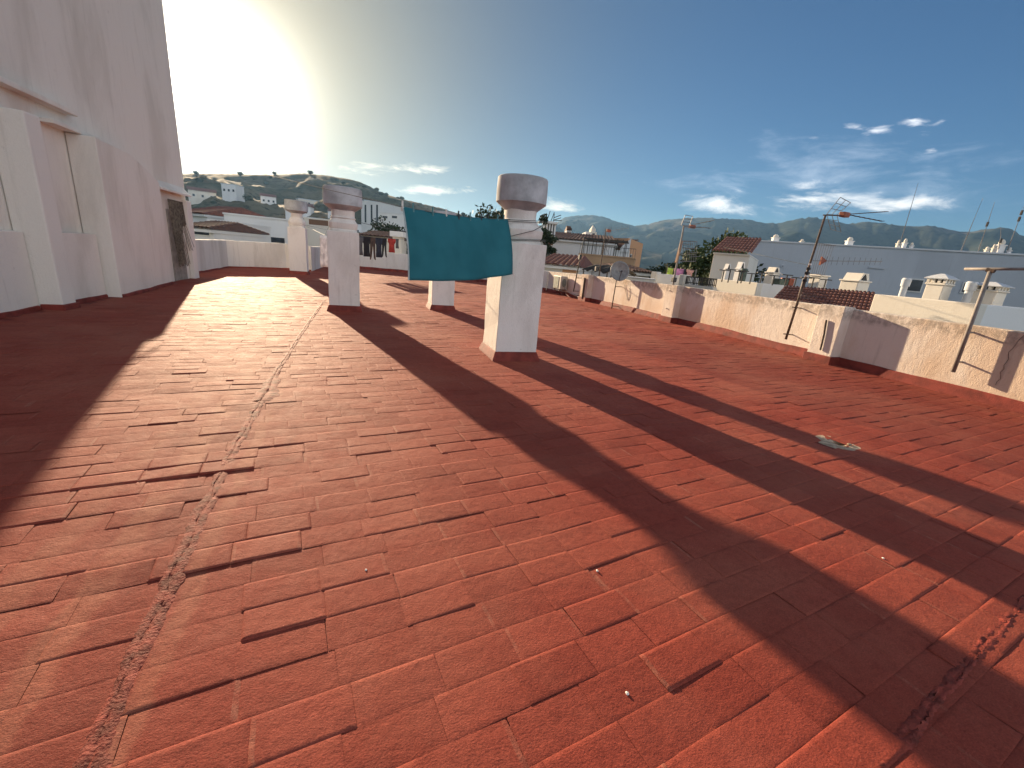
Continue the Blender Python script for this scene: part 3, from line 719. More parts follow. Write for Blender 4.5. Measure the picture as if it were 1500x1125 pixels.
b = MB(); cy = [(XW-.012, p0[1]-.55-.12*math.sin(a)*(.6), .62-.22*math.cos(a)) for a in np.linspace(-.4, 3.6, 14)]; b.tube([(XW-.02, p0[1]-.2, .95)]+cy, .006, 5); b.build('cable', BLACKP, t)
# thin mast next to the AC unit
xs = XW-.28
p0 = atx(840, 427, xs); p1 = atx(856, 347, xs)
t = mast_root('antenna_mast', p0, 'bare thin dark mast beside the air conditioner on the right wall', 'antenna')
b = MB(); b.tube([p0, p1], [.028, .02], 8); b.build('pole', DARKM, t, smooth=True)
q = on(p0, p1, 1.85); b = MB(); b.box(q+np.array([-.02, -.02, 0]), (.12, .1, .2)); b.build('amplifier_box', BLACKP, t, bevel=.01)
for z in (.35, .95): 
    q = on(p0, p1, z); b = MB(); b.tube([q, (XW+.03, q[1], z)], .014, 6); b.build('bracket', DARKM, t)
# air conditioner on wall brackets
yA = 18.9
q0 = atx(817, 414, XW-.40); yA = q0[1]
ac = thing('air_conditioner', (XW-.25, yA, 0), 'beige air conditioner unit on brackets low on the far end of the right wall', 'air conditioner')
zc = q0[2]
b = MB(); b.box((XW-.26, yA, zc+.02), (.36, .84, .62)); b.build('casing', BEIGEP, ac, bevel=.02)
b = MB(); b.box((XW-.445, yA+.10, zc+.02), (.016, .58, .54)); 
for k in range(9): b.box((XW-.458, yA+.10, zc-.22+k*.06), (.014, .56, .018))
b.build('grille', GRILL, ac)
b = MB(); b.lathe((0, 0, 0), [(.2, 0), (.2, .02)], 20); b.v = [(XW-.26+x*.55, yA-.425-z, zc+.02+y) for x, y, z in b.v]; b.build('side_vent', GRILL, ac)
for dy in (-.3, .3):
    b = MB(); b.bar((XW-.47, yA+dy, zc-.31), (XW+.03, yA+dy, zc-.31), .04, .03); b.bar((XW-.42, yA+dy, zc-.33), (XW+.02, yA+dy, zc-.62), .03, .02); b.build('bracket', RUST, ac)
b = MB(); b.tube([(XW-.2, yA-.42, zc-.2), (XW-.13, yA-.75, zc-.38), (XW-.1, yA-1.7, .12), (XW-.12, yA-2.0, .06)], .022, 6); b.build('drain_hose', BEIGEP, ac)
# aerial standing just beyond the wall
xs = XW+.75
p0 = atx(873, 432, xs); p1 = atx(888, 336, xs); YD = p0[1]
t = mast_root('antenna_mast', p0, 'antenna mast with a comb aerial rising behind the right wall left of the dish', 'antenna'); t.location.z = -.4
b = MB(); b.tube([p0+np.array([0, 0, -.6]), p1], [.032, .022], 8); b.build('pole', RUST, t, smooth=True)
o = yp(886, 339); e = yp(921, 334); yagi(t, o, tuple(e-o), 9, float(np.linalg.norm(e-o)), .26, tuple(yp(905, 328)-yp(904, 337)), ALU, None, 'comb_aerial')
b = MB(); b.box(yp(891, 338), (.2, .12, .12)); b.build('dipole_box', REDP, t, bevel=.01)
b = MB(); 
for k in range(6): b.tube([yp(886+2*k, 332), yp(884+2*k, 345)], .006, 4)
b.tube([yp(882, 372), yp(896, 345)], .012, 4); b.tube([yp(883, 352), yp(893, 375)], .010, 4); b.build('wire_reflector', ALU, t)
b = MB(); b.box(yp(874, 394), (.14, .12, .2)); b.build('amplifier_box', BLACKP, t, bevel=.01)

# ------------------------------------------------------------------ neighbouring roofs and houses
GZ = -9.
class Blk:
    """an upright mass whose front face runs between two photo columns at heading distance D0, D1"""
    def __init__(s, px0, px1, py, D0, D1=None, depth=4., z0=GZ):
        D1 = D1 or D0; a = P(px0, py, D0); c = P(px1, py, D1); s.L = a[:2]; s.R = c[:2]
        s.py = py; s.ez = (s.R-s.L)/np.linalg.norm(s.R-s.L); s.nb = np.array([-s.ez[1], s.ez[0]])
        if s.nb.dot(HEAD) < 0: s.nb = -s.nb
        s.w = float(np.linalg.norm(s.R-s.L)); s.d = depth; s.z0 = z0; s.zt = float((a[2]+c[2])/2)
        s.c = (s.L+s.R)/2+s.nb*depth/2
    def pt(s, u, back, z): q = s.L+s.ez*(u*s.w)+s.nb*back; return np.array([q[0], q[1], z])
    def poly(s, u0=0, u1=1, b0=0, b1=None):
        b1 = s.d if b1 is None else b1
        return [tuple(s.pt(u, b, 0)[:2]) for u, b in ((u0, b0), (u1, b0), (u1, b1), (u0, b1))]
    def mass(s, parent, mat, name='wall', u0=0, u1=1, b0=0, b1=None, z0=None, z1=None, bevel=.02):
        b = MB(); b.prism(s.poly(u0, u1, b0, b1), s.z0 if z0 is None else z0, s.zt if z1 is None else z1); return b.build(name, mat, parent, bevel=bevel)
    def window(s, parent, u0, u1, z0, z1, mat=None, frame=None):
        f = MB(); f.prism(s.poly(u0, u1, -.05, .02), z0, z1); fo = f.build('window', frame or WHITEP, parent)
        g = MB(); e = .06/s.w; g.prism(s.poly(u0+e, u1-e, -.065, -.04), z0+.07, z1-.07); g.build('pane', mat or GLASS_D, fo)
    def z(s, py, px=None):
        """height of the front face at this photo row"""
        m = (s.L+s.R)/2; px_ = pix((m[0], m[1], H))[0] if px is None else px
        return float(P(px_, py, float(m.dot(HEAD)))[2])
def barrel_roof(A, Bp, C, Dp, mat, parent, na=14, nr=8, r=.09, name='roof', ridge_caps=True):
    """A-B eave, D-C ridge; rows of half-round tiles"""
    A, Bp, C, Dp = [np.array(q, float) for q in (A, Bp, C, Dp)]
    nx = na*6; ny = nr*2; nrm = np.cross(Bp-A, Dp-A); nrm = nrm/np.linalg.norm(nrm)
    if nrm[2] < 0: nrm = -nrm
    rows = []
    for j in range(ny+1):
        v = (j//2+(j % 2)*.97)/nr if j < ny else 1.; step = .035*(1 if j % 2 == 0 else 0)
        row = []
        for i in range(nx+1):
            u = i/nx; q = A*(1-u)*(1-v)+Bp*u*(1-v)+C*u*v+Dp*(1-u)*v
            ph = (u*na) % 1.; h = r*math.sin(PI*ph)**.7 if 0 < ph < 1 else 0
            row.append(tuple(q+nrm*(h+step)))
        rows.append(row)
    b = MB(); b.grid(rows); o = b.build(name, mat, parent, smooth=False, solid=.04); return o
def small_chimney(px0, px1, pyb, pyt, D, label, kind='pepper', mat=W_CREAM, z0=None):
    """roof chimney between photo columns; kinds: pepper pot, gable, plain"""
    k = Blk(px0, px1, pyb, D, depth=1.); pm = P((px0+px1)/2, pyb, D)[:2]; aa = math.atan2(pm[0], pm[1])
    sd = k.w/(math.cos(aa)+math.sin(aa)); zt = k.z(pyt); zb0 = k.z(pyb)
    k.L = pm-sd/2; k.ez = np.array([1., 0.]); k.nb = np.array([0., 1.]); k.w = k.d = sd; k.c = pm; k.z = lambda py: zb0 if py == pyb else zt; zb = k.z(pyb)-.6 if z0 is None else z0; h = zt-k.z(pyb); w = k.w
    t = thing('roof_chimney', (k.c[0], k.c[1], zb), label, 'chimney', 'chimneys on the neighbouring roofs')
    if kind == 'plain':
        k.mass(t, mat, 'trunk', z0=zb, z1=zt-.1*h); k.mass(t, W_WHITE, 'cap', -.12, 1.12, -.12*w, k.d+.12*w, zt-.1*h, zt); return t
    body = zt-h*.42
    k.mass(t, mat, 'trunk', .04, .96, .04*w, k.d-.04*w, zb, body)
    k.mass(t, mat, 'collar', -.03, 1.03, -.03*w, k.d+.03*w, body, body+h*.07)
    if kind == 'pepper':
        b = MB()
        for u in (.08, .36, .64, .92):
            for bk in ((.08, .36, .64, .92) if u in (.08, .92) else (.08, .92)):
                q = k.pt(u, bk*k.d, 0); b.box((q[0], q[1], body+h*.14), (w*.14, w*.14, h*.15))
        b.prism(k.poly(.01, .99, .01*w, k.d-.01*w), body+h*.055, body+h*.078); b.build('vent_grille', mat, t)
        b = MB(); b.prism(k.poly(.2, .8, .2*w, k.d-.2*w), body+h*.05, body+h*.21); b.build('flue', BLACKP, t)
        b = MB(); zr = body+h*.215
        b.loft([[tuple(k.pt(u, bk*k.d, z)) for u, bk in ((.5-e, .5-e), (.5+e, .5-e), (.5+e, .5+e), (.5-e, .5+e))] for e, z in ((.60, zr), (.62, zr+.03*h), (.36, zr+.13*h), (.10, zt))]); b.build('cap', W_GREY, t)
    else:
        b = MB()
        b.loft([[tuple(k.pt(u, bk, z)) for u, z in ((.12, body+h*.07), (.88, body+h*.07), (.70, zt-.04*h), (.30, zt-.04*h))] for bk in (.06*w, k.d-.06*w)]); b.build('cap', mat, t)
        b = MB(); b.loft([[tuple(k.pt(u, bk, z)) for u, z in ((.20, body+h*.08), (.62, body+h*.08), (.42, zt-.08*h))] for bk in (.05*w-.02, .3*w)]); b.build('smoke_opening', BLACKP, t)
    return t
def stuffed(*a): pass

# --- neighbour terrace directly beyond the right wall
nb = thing('neighbour_terrace', (16, 12, GZ), 'pale rendered neighbouring roof terrace with low walls just beyond the right parapet', 'building')
def Dx(px, py, x): return float(atx(px, py, x)[:2].dot(HEAD))
def Dy(px, py, y): return float(aty(px, py, y)[:2].dot(HEAD))
k1 = Blk(1046, 1111, 411, Dx(1046, 409, 12.6), Dx(1111, 414, 12.6), .25, -3); k1.mass(nb, W_CREAM, 'terrace_wall', z1=k1.zt)
k2 = Blk(1111, 1182, 417, Dx(1111, 415, 12.64), Dy(1182, 420, float(atx(1111, 415, 12.64)[1])), .25, -3); k2.mass(nb, W_FARW, 'terrace_wall', z1=k1.zt-.004)
k3 = Blk(1279, 1437, 437, Dx(1279, 428, 11.4), Dx(1437, 447, 11.4), .3, -3); k3.mass(nb, W_CREAM, 'terrace_wall', z1=k3.zt)
k4 = Blk(1437, 1620, 447, Dx(1437, 447, 11.44), Dy(1620, 455, float(atx(1437, 447, 11.44)[1])), .3, -3); k4.mass(nb, W_FARW, 'terrace_wall', z1=k3.zt-.004)
rA = P(1128, 447, 13.2); rB = P(1268, 462, 11.9); rC = P(1281, 431, 12.9); rD = P(1150, 421, 14.4)
barrel_roof(P(1120, 452, 12.9), P(1269, 470, 11.6), rC, rD, ROOFT, nb, 24, 9, .045)
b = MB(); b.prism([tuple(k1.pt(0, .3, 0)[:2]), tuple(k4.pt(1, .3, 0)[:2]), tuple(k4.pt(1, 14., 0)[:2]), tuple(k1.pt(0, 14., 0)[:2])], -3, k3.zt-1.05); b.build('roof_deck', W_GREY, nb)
# railing posts along its edge
for i, (px, py0, py1) in enumerate(((1057, 410, 396), (1066, 411, 395), (1080, 412, 398), (1085, 412, 397), (1098, 413, 401), (1113, 413, 400), (1131, 415, 404), (1149, 417, 403), (1163, 418, 407), (1177, 420, 407), (1188, 420, 407), (1206, 421, 410))):
    D = 15.3-(px-1057)*.006; q = P(px, py0+3, D); z1 = P(px, py1, D)[2]
    b = MB(); b.tube([q, (q[0], q[1], z1)], .022, 6); b.bar((q[0]-.17, q[1]+.06, z1+.012), (q[0]+.17, q[1]-.06, z1+.012), .045, .03); b.build('railing_post', DARKM, nb)
# long white building behind
gb = Blk(1097, 1640, 364, 30., 22.5, 9., GZ)
lw_ = thing('long_building', (gb.c[0], gb.c[1], GZ), 'long white flat-roofed building in shade behind the neighbouring terrace', 'building')
zt_ = gb.z(353, 1098) ; zt_ = float(P(1098, 353, 30.)[2])
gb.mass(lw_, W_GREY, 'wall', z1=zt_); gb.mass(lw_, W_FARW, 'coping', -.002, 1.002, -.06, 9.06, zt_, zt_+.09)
gb.window(lw_, .52, .535, .9, 2.1) if False else None
def winpx(k, t, px0, px1, py0, py1, mat=None, frame=None):
    def uu(px):
        d = ray(px, (py0+py1)/2)[:2]; # intersect with front line
        A = np.array([[d[0], -k.ez[0]], [d[1], -k.ez[1]]]); s_ = np.linalg.solve(A, k.L); return s_[1]/k.w, s_[0]
    u0, s0 = uu(px0); u1, s1 = uu(px1); z0 = CAMP[2]+ray((px0+px1)/2, py1)[2]*(s0+s1)/2; z1 = CAMP[2]+ray((px0+px1)/2, py0)[2]*(s0+s1)/2
    k.window(t, u0, u1, z0, z1, mat, frame)
winpx(gb, lw_, 1325, 1352, 408, 428); winpx(gb, lw_, 1408, 1424, 413, 430)
winpx(gb, lw_, 1272, 1296, 391, 394, W_GREY, W_GREY); winpx(gb, lw_, 1144, 1149, 388, 392, DARKM, W_GREY)
b = MB(); b.lathe(tuple(gb.pt(.0, -.03, 0)[:2])+(0,), [(.01, 0)], 3) if False else None
def roofbox(px0, px1, pyb, pyt, D, name, mat, lab, cat, capm=None):
    px1 = px0+(px1-px0)*.72; k = Blk(px0, px1, pyb, D, depth=.4); k.d = k.w*.7; k.c = (k.L+k.R)/2+k.nb*k.d/2; zt = float(P((px0+px1)/2, pyt, D)[2]); zb = zt_-.05; hh = zt-zb
    t = thing(name, (k.c[0], k.c[1], zb), lab, cat, 'chimneys on the long white roof')
    k.mass(t, mat, 'trunk', z0=zb, z1=zb+.66*hh); k.mass(t, mat, 'cap', -.10, 1.10, -.05, k.d+.05, zb+.66*hh, zb+.72*hh)
    b = MB(); c = k.c; b.lathe((c[0], c[1], zb+.72*hh), [(k.w*.30, 0), (k.w*.42, .08*hh), (k.w*.40, .16*hh), (k.w*.18, .28*hh)], 12); b.build('cowl', W_CREAM, t)
    return t
roofbox(1240, 1252, 362, 347, 29.2, 'roof_chimney', W_FARW, 'single white chimney on the long roof right of the tall antenna top', 'chimney')
roofbox(1312, 1319, 367, 351, 27.8, 'roof_chimney', W_CREAM, 'sunlit small chimney left in the middle cluster on the long roof', 'chimney')
roofbox(1321, 1328, 367, 349, 27.8, 'roof_chimney', W_FARW, 'second small chimney of the middle cluster on the long roof', 'chimney')
roofbox(1332, 1338, 368, 355, 27.6, 'roof_chimney', W_FARW, 'lowest chimney at the right end of the middle cluster on the long roof', 'chimney')
roofbox(1442, 1449, 374, 361, 25.8, 'roof_chimney', W_CREAM, 'small sunlit chimney left of the big stepped chimney on the long roof', 'chimney')
roofbox(1451, 1456, 374, 357, 25.8, 'roof_chimney', W_CREAM, 'slender sunlit chimney touching the big stepped chimney on the long roof', 'chimney')
roofbox(1459, 1472, 375, 350, 25.6, 'roof_chimney', W_FARW, 'big stepped white chimney at the right end of the long roof', 'chimney')
roofbox(1475, 1481, 375, 362, 25.4, 'roof_chimney', W_FARW, 'low chimney just right of the big stepped chimney', 'chimney')
roofbox(1132, 1144, 355, 343, 31., 'roof_chimney', W_FARW, 'low square chimney at the left end of the long roof', 'chimney')
roofbox(1172, 1179, 359, 350, 30., 'roof_chimney', W_CREAM, 'tiny brown topped chimney beside the tall antenna mast', 'chimney')
def whip(px0, py0, px1, py1, D, lab, boxes=()):
    q0 = P(px0, py0, D); q1 = P(px1, py1, D); t = thing('whip_antenna', tuple(q0), lab, 'antenna', 'whip antennas on the long white roof')
    b = MB(); b.tube([q0+np.array([0, 0, -.3]), q0*.55+q1*.45, q1], [.03, .018, .008], 5); b.build('rod', ALU, t)
    for s in boxes:
        c = q0+(q1-q0)*s; b = MB(); b.tube([c+np.array([0, 0, -.12]), c+np.array([0, 0, .12])], .06, 6); b.build('coil', DARKM, t)
whip(1320, 352, 1345, 268, 27.8, 'tall thin whip antenna rising from the middle chimney cluster')
whip(1406, 371, 1440, 290, 26.5, 'pale whip antenna left of two others on the long roof')
whip(1432, 372, 1457, 296, 26., 'whip antenna with a thick coil, nearest the big stepped chimney', (.58,))
whip(1477, 364, 1500, 302, 25.5, 'whip antenna with clamps at the far right of the long roof', (.85, .7))
whip(1466, 356, 1466, 334, 25.6, 'short white whip antenna on top of the big stepped chimney', (.15,))
b = MB(); b.lathe((*P(1160, 383, 28.9)[:2], float(P(1104, 387, 29.7)[2])), [(.01, 0)], 3)
# chimneys on the neighbour terrace
small_chimney(1118, 1139, 414, 390, 16.6, 'square cream chimney with a dark triangular opening left of the tall antenna', 'gable')
small_chimney(1183, 1206, 425, 402, 15.6, 'cream chimney with a flat brown top right behind the tall antenna', 'plain')
small_chimney(1228, 1266, 432, 398, 14.4, 'wide cream chimney with gabled hood above the red tiled roof', 'gable')
small_chimney(1352, 1384, 441, 400, 13.6, 'cream pepper-pot chimney with hipped cap beside the dark window', 'pepper')
small_chimney(1424, 1462, 447, 412, 12.6, 'pepper-pot chimney partly behind the T-shaped clothes post', 'pepper')
def flue(px, pyb, pyt, D, r, lab):
    q = P(px, pyb, D); zt = P(px+4, pyt, D)[2]; t = thing('flue_pipe', tuple(q), lab, 'flue', 'flue pipes on the neighbouring terrace')
    b = MB(); b.lathe((q[0], q[1], 0), [(r, q[2]-.4), (r, zt-.25)], 14); b.build('pipe', W_GREY, t, smooth='auto')
    b = MB(); b.lathe((q[0], q[1], 0), [(r*1.35, zt-.25), (r*1.45, zt-.04), (r*1.1, zt), (r*.3, zt)], 14); b.build('cowl', W_GREY, t, smooth='auto')
flue(1321, 432, 407, 13.9, .085, 'pale round flue pipe left of the first pepper-pot chimney')
flue(1415, 440, 412, 12.8, .095, 'pale round flue pipe left of the second pepper-pot chimney')
def bin_(px0, px1, pyb, pyt, D, mat, lab, name='water_butt', cat='water butt'):
    k = Blk(px0, px1, pyb, D, depth=.5); zb = k.z(pyb); zt = k.z(pyt); t = thing(name, (k.c[0], k.c[1], zb), lab, cat)
    b = MB(); r = k.w/2; b.lathe((k.c[0], k.c[1], 0), [(r*.9, zb-.5), (r*.95, zt-.12)], 14); b.build('drum', mat, t, smooth='auto')
    b = MB(); b.lathe((k.c[0], k.c[1], 0), [(r*1.1, zt-.12), (r*1.1, zt-.03), (r*.7, zt)], 14); b.build('lid', mat, t, smooth='auto')
bin_(1087, 1096, 413, 393, 16.4, GREENM, 'dull green drum with a lid on the neighbouring terrace')
k = Blk(1141, 1162, 419, 16., depth=.6); pl = thing('plant_trough', (k.c[0], k.c[1], k.z(419)-.3), 'dark green trough tub behind the railing posts of the neighbouring terrace', 'trough')
k.mass(pl, GREENM, 'tub', 0, .62, z0=k.z(419)-.4, z1=k.z(409)); k.mass(pl, REDP, 'red_end', .64, 1, z0=k.z(419)-.4, z1=k.z(407))
# small ornamental chimneys in front of the little house
small_chimney(1056, 1067, 410, 385, 17.2, 'slim white chimney with a grey hood before the little tiled house', 'gable', W_FARW)
small_chimney(1073, 1087, 412, 382, 17.4, 'taller white chimney with a dark triangle opening before the little tiled house', 'gable', W_FARW)
# little tiled house
hs = Blk(1046, 1100, 371, 21., 20.2, 5., GZ); th = thing('tiled_house', (hs.c[0], hs.c[1], GZ), 'small cream house with a red tiled roof between the trees and the long building', 'house')
hs.mass(th, W_CREAM, 'wall', z1=hs.z(373)); 
hs.mass(th, W_CREAM, 'cornice', -.02, 1.0, -.1, 5.1, hs.z(373), hs.z(370.5))
z_e = hs.z(370); z_r = hs.z(354)
barrel_roof(hs.pt(-.05, -.18, z_e), hs.pt(1.02, -.18, z_e), hs.pt(1.02, 3.2, z_r+.4), hs.pt(-.05, 3.2, z_r+.4), ROOFT, th, 11, 6, .09)
winpx(hs, th, 1059, 1064, 395, 404)
# balustrade terrace and clothes
bt = Blk(995, 1046, 415, 17., 15.8, .25, GZ); tt = thing('balustrade_terrace', (bt.c[0], bt.c[1], GZ), 'white terrace wall topped by a grey metal balustrade left of the little tiled house', 'wall')
bt.mass(tt, W_CREAM, 'wall', z1=bt.z(418)); bt.mass(tt, W_CREAM, 'end_post', -.02, .13, -.05, .35, bt.z(420), bt.z(404))
b = MB(); n = 20; zb_, zt2 = bt.z(418), bt.z(406.5)
for i in range(n): u = .14+.86*i/(n-1); b.tube([bt.pt(u, .12, zb_), bt.pt(u, .12, zt2)], .017 if i % 5 else .03, 5)
b.bar(bt.pt(.13, .12, zt2), bt.pt(1, .12, zt2), .05, .04); b.bar(bt.pt(.13, .12, zb_+.07), bt.pt(1, .12, zb_+.07), .04, .03); b.build('balustrade', DARKM, tt)
k5 = Blk(958, 1000, 400, 18.5, 17.8, 2.5, GZ); t5 = thing('roof_annex', (k5.c[0], k5.c[1], GZ), 'plain blue-grey flat roof block left of the metal balustrade', 'building'); k5.mass(t5, W_FARW, 'wall', z1=k5.z(402)); k5.mass(t5, W_CREAM, 'corner_post', -.06, .14, -.12, .4, z1=k5.z(399.5))
k6 = Blk(916, 960, 409, 17.2, 17., .4, GZ); t6 = thing('low_white_wall', (k6.c[0], k6.c[1], GZ), 'low sunlit white wall right of the satellite dish beyond the parapet', 'wall'); k6.mass(t6, W_CREAM, 'wall', z1=k6.z(408)); k6.mass(t6, W_FARW, 'coping', -.01, 1.01, -.06, .46, k6.z(408), k6.z(406.5))
cl0 = P(978, 392, 20.); cl1 = P(1020, 396, 19.2); b = MB(); b.tube(sagline(cl0, cl1, 6, .05), .008, 4); b.tube([cl0+np.array([0, 0, -2.]), cl0+np.array([0, 0, .05])], .025, 5); b.tube([cl1+np.array([0, 0, -2.]), cl1+np.array([0, 0, .05])], .025, 5)
tag(b.build('clothes_rack', STEEL), 'small clothes line on posts above the blue-grey roof block', 'clothes line')
for s, w, hg, m, sh, lab in ((.12, .26, .38, 'green', 'towel', 'lime green cloth on the small line over the blue-grey block'), (.45, .42, .40, 'pink', 'shirt', 'pink purple top in the middle of the small line'), (.66, .2, .3, 'navy', 'trousers', 'dark small garment between pink top and salmon cloth'), (.80, .26, .34, 'salmon', 'shirt', 'salmon cloth at the end of the small line near the balustrade')):
    garment(cl0+(cl1-cl0)*s, w, hg, CL[m], lab, sh, HROT, 'washing on the neighbouring line')

# --- houses in the middle distance
def house(name, px0, px1, pyt, D0, D1, depth, mat, lab, wins=(), roof=None, roofm=ROOFT, cat='house', coping=True):
    k = Blk(px0, px1, pyt, D0, D1, depth, GZ); t = thing(name, (k.c[0], k.c[1], GZ), lab, cat)
    k.mass(t, mat, 'wall')
    if roof is not None:
        zr = k.z(roof); e = .5
        barrel_roof(k.pt(-.04, -e, k.zt-.05), k.pt(1.04, -e, k.zt-.05), k.pt(.94, depth/2, zr), k.pt(.06, depth/2, zr), roofm, t, max(8, int(k.w/.42)), 7, .12)
        barrel_roof(k.pt(1.04, depth+e, k.zt-.05), k.pt(-.04, depth+e, k.zt-.05), k.pt(.06, depth/2, zr), k.pt(.94, depth/2, zr), roofm, t, max(8, int(k.w/.42)), 7, .12)
        for u, ud in ((-.04, .06), (1.04, .94)):
            b = MB(); b.add([k.pt(u, -e, k.zt-.05), k.pt(u, depth+e, k.zt-.05), k.pt(ud, depth/2, zr)], [(0, 1, 2)]); b.build('hip', roofm, t, solid=.05)
        b = MB(); b.prism(k.poly(-.03, 1.03, -.35, depth+.35), k.zt-.28, k.zt-.10); b.build('eaves', mat, t)
    elif coping:
        b = MB(); b.prism(k.poly(-.01, 1.01, -.08, depth+.08), k.zt, k.zt+.14); b.build('coping', mat, t)
    for w in wins: winpx(k, t, *w)
    return k, t
k, t = house('white_house', 792, 902, 352, 58., 56., 12., W_FARW, 'white house with a wide dark tiled roof right of the nearest chimney', ((801, 811, 352.5, 360, SHUT),), 338, ROOFD)
k, t = house('low_house', 790, 850, 388, 34., 33., 6., W_FARW, 'low white house with hipped red tiles just over the far end of the right wall', ((823, 846, 391, 401, W_ORANGE),), 373, ROOFT)
k, t = house('tan_terrace', 848, 930, 376, 48., 46.5, 6., W_TAN, 'tan rendered terrace block topped by a dark pergola frame', ())
pg = thing('pergola', tuple(k.pt(.45, 2., k.zt)), 'dark steel pergola frame standing on the tan terrace block', 'pergola')
b = MB(); 
for u in (.06, .22, .40, .62, .80):
    for bk in (.4, 3.8): b = MB(); b.tube([k.pt(u, bk, k.zt), k.pt(u, bk, k.zt+1.75)], .04, 5); b.build('post', DARKM, pg)
b = MB()
for bk in (.4, 1.5, 2.6, 3.8): b.bar(k.pt(.03, bk, k.zt+1.75), k.pt(.84, bk, k.zt+1.7), .06, .08)
for u in (.06, .15, .25, .35, .45, .55, .65, .75, .82): b.bar(k.pt(u, .2, k.zt+1.8), k.pt(u, 4., k.zt+1.8), .05, .06)
b.build('beams', DARKM, pg)
b = MB(); b.bar(k.pt(0, .15, k.zt+1.0), k.pt(1, .15, k.zt+1.0), .05); 
for i in range(24): b.tube([k.pt(i/23, .15, k.zt), k.pt(i/23, .15, k.zt+1.0)], .018, 4)
b.build('railing', DARKM, pg)
gk = Blk(892, 921, 372, 62., 61., 10., GZ); g = thing('gabled_house', (gk.c[0], gk.c[1], GZ), 'tall house with a dark roof slope and an orange end wall', 'house')
gk.mass(g, W_FARW, 'wall', z1=gk.z(366))
q = [gk.pt(-.5, 0, gk.z(358)), gk.pt(1, 0, gk.z(358)-.2), gk.pt(1, 8, gk.z(343)), gk.pt(-.5, 8, gk.z(343))]
barrel_roof(gk.pt(-.55, -.4, gk.z(361)), gk.pt(.62, -.4, gk.z(361)), gk.pt(1.02, 7, gk.z(345)), gk.pt(-.2, 7, gk.z(345)), ROOFD, g, 10, 7, .12)
b = MB(); b.add([gk.pt(.55, -.02, gk.z(366)-.2), gk.pt(1., -.02, gk.z(366)-.2), gk.pt(1., -.02, gk.z(348)), gk.pt(.55, -.02, gk.z(362))], [(0, 1, 2, 3)]); b.build('gable', W_FARW, g, solid=.3)
ok_ = Blk(921, 943, 352, 61.2, 63., 9., GZ); b = MB(); b.prism(ok_.poly(), GZ, [ok_.z(350), ok_.z(355), ok_.z(355), ok_.z(350)]); b.build('orange_end', W_ORANGE, g)
winpx(ok_, g, 922, 925, 372, 380)
k, t = house('arched_house', 921, 952, 398, 34., 35., 5., W_FARW, 'low white house with small arches below the orange end wall', ((924, 930, 405, 413), (937, 946, 406, 413)), 391, ROOFD)
k, t = house('church_tower', 865, 874, 341, 88., 88., 4., W_CREAM, 'sunlit cream bell tower far beyond the pergola', ((867, 872, 341, 346),), None, cat='tower', coping=True)
b = MB(); b.loft([[tuple(k.pt(u, bk*4, z)) for u, bk in ((.5-e, .5-e), (.5+e, .5-e), (.5+e, .5+e), (.5-e, .5+e))] for e, z in ((.36, k.zt+.1), (.36, k.zt+.7), (.2, k.zt+1.1), (.05, k.zt+1.5))]); b.build('belfry', W_CREAM, t)
house('grey_block', 858, 866, 341, 80., 80., 5., W_GREY, 'narrow grey block left of the cream bell tower', ())
house('roof_room', 830, 837, 337, 64., 64., 2.5, W_FARW, 'small white roof room with pointed top on the white house', (), 331, ROOFD)
# dark canopy by the low house
k = Blk(852, 890, 396, 21., 20., 2.6, GZ); cn = thing('canopy', (k.c[0], k.c[1], k.z(412)), 'dark canvas canopy just above the right wall left of the dish', 'canopy')
b = MB(); zc_ = k.zt
b.grid([[tuple(k.pt(u, bk*2.6, zc_+.25*math.sin(PI*bk)-.22*(u-.4)**2+.05*math.sin(u*20))) for u in np.linspace(0, 1, 14)] for bk in np.linspace(0, 1, 7)]); b.build('canvas', CANVAS, cn, True, solid=.04)
b = MB()
for u, bk in ((.04, .1), (.96, .1), (.04, 2.5), (.96, 2.5)): b = MB(); b.tube([k.pt(u, bk, zc_-3), k.pt(u, bk, zc_)], .03, 5); b.build('post', DARKM, cn)
# white slatted lantern chimney with aerials behind the nearest chimney
k = Blk(795, 813, 345, 52., depth=3.); sl = thing('roof_lantern', (k.c[0], k.c[1], k.zt-1), 'white slatted roof lantern bristling with aerials right of the nearest chimney', 'roof lantern')
z0_ = k.z(350); z1_ = k.z(327)
b = MB()
for i in range(5): b.prism(k.poly(i*.22, i*.22+.12, 0, .25), z0_, z1_)
b.build('columns', W_FARW, sl); k.mass(sl, W_FARW, 'top', -.08, 1.1, -.2, 2.3, z1_, z1_+.25); k.mass(sl, DARKM, 'core', .1, .95, .6, 2., z0_, z1_)
b = MB()
for px0, py0, px1, py1 in ((800, 327, 806, 309), (806, 327, 812, 311), (811, 325, 812, 313), (811, 319, 822, 315), (812, 322, 822, 319), (810, 323, 823, 323), (797, 324, 801, 312)): b.tube([P(px0, py0, 52.), P(px1, py1, 52.)], .04, 4)
b.build('aerials', DARKM, sl)

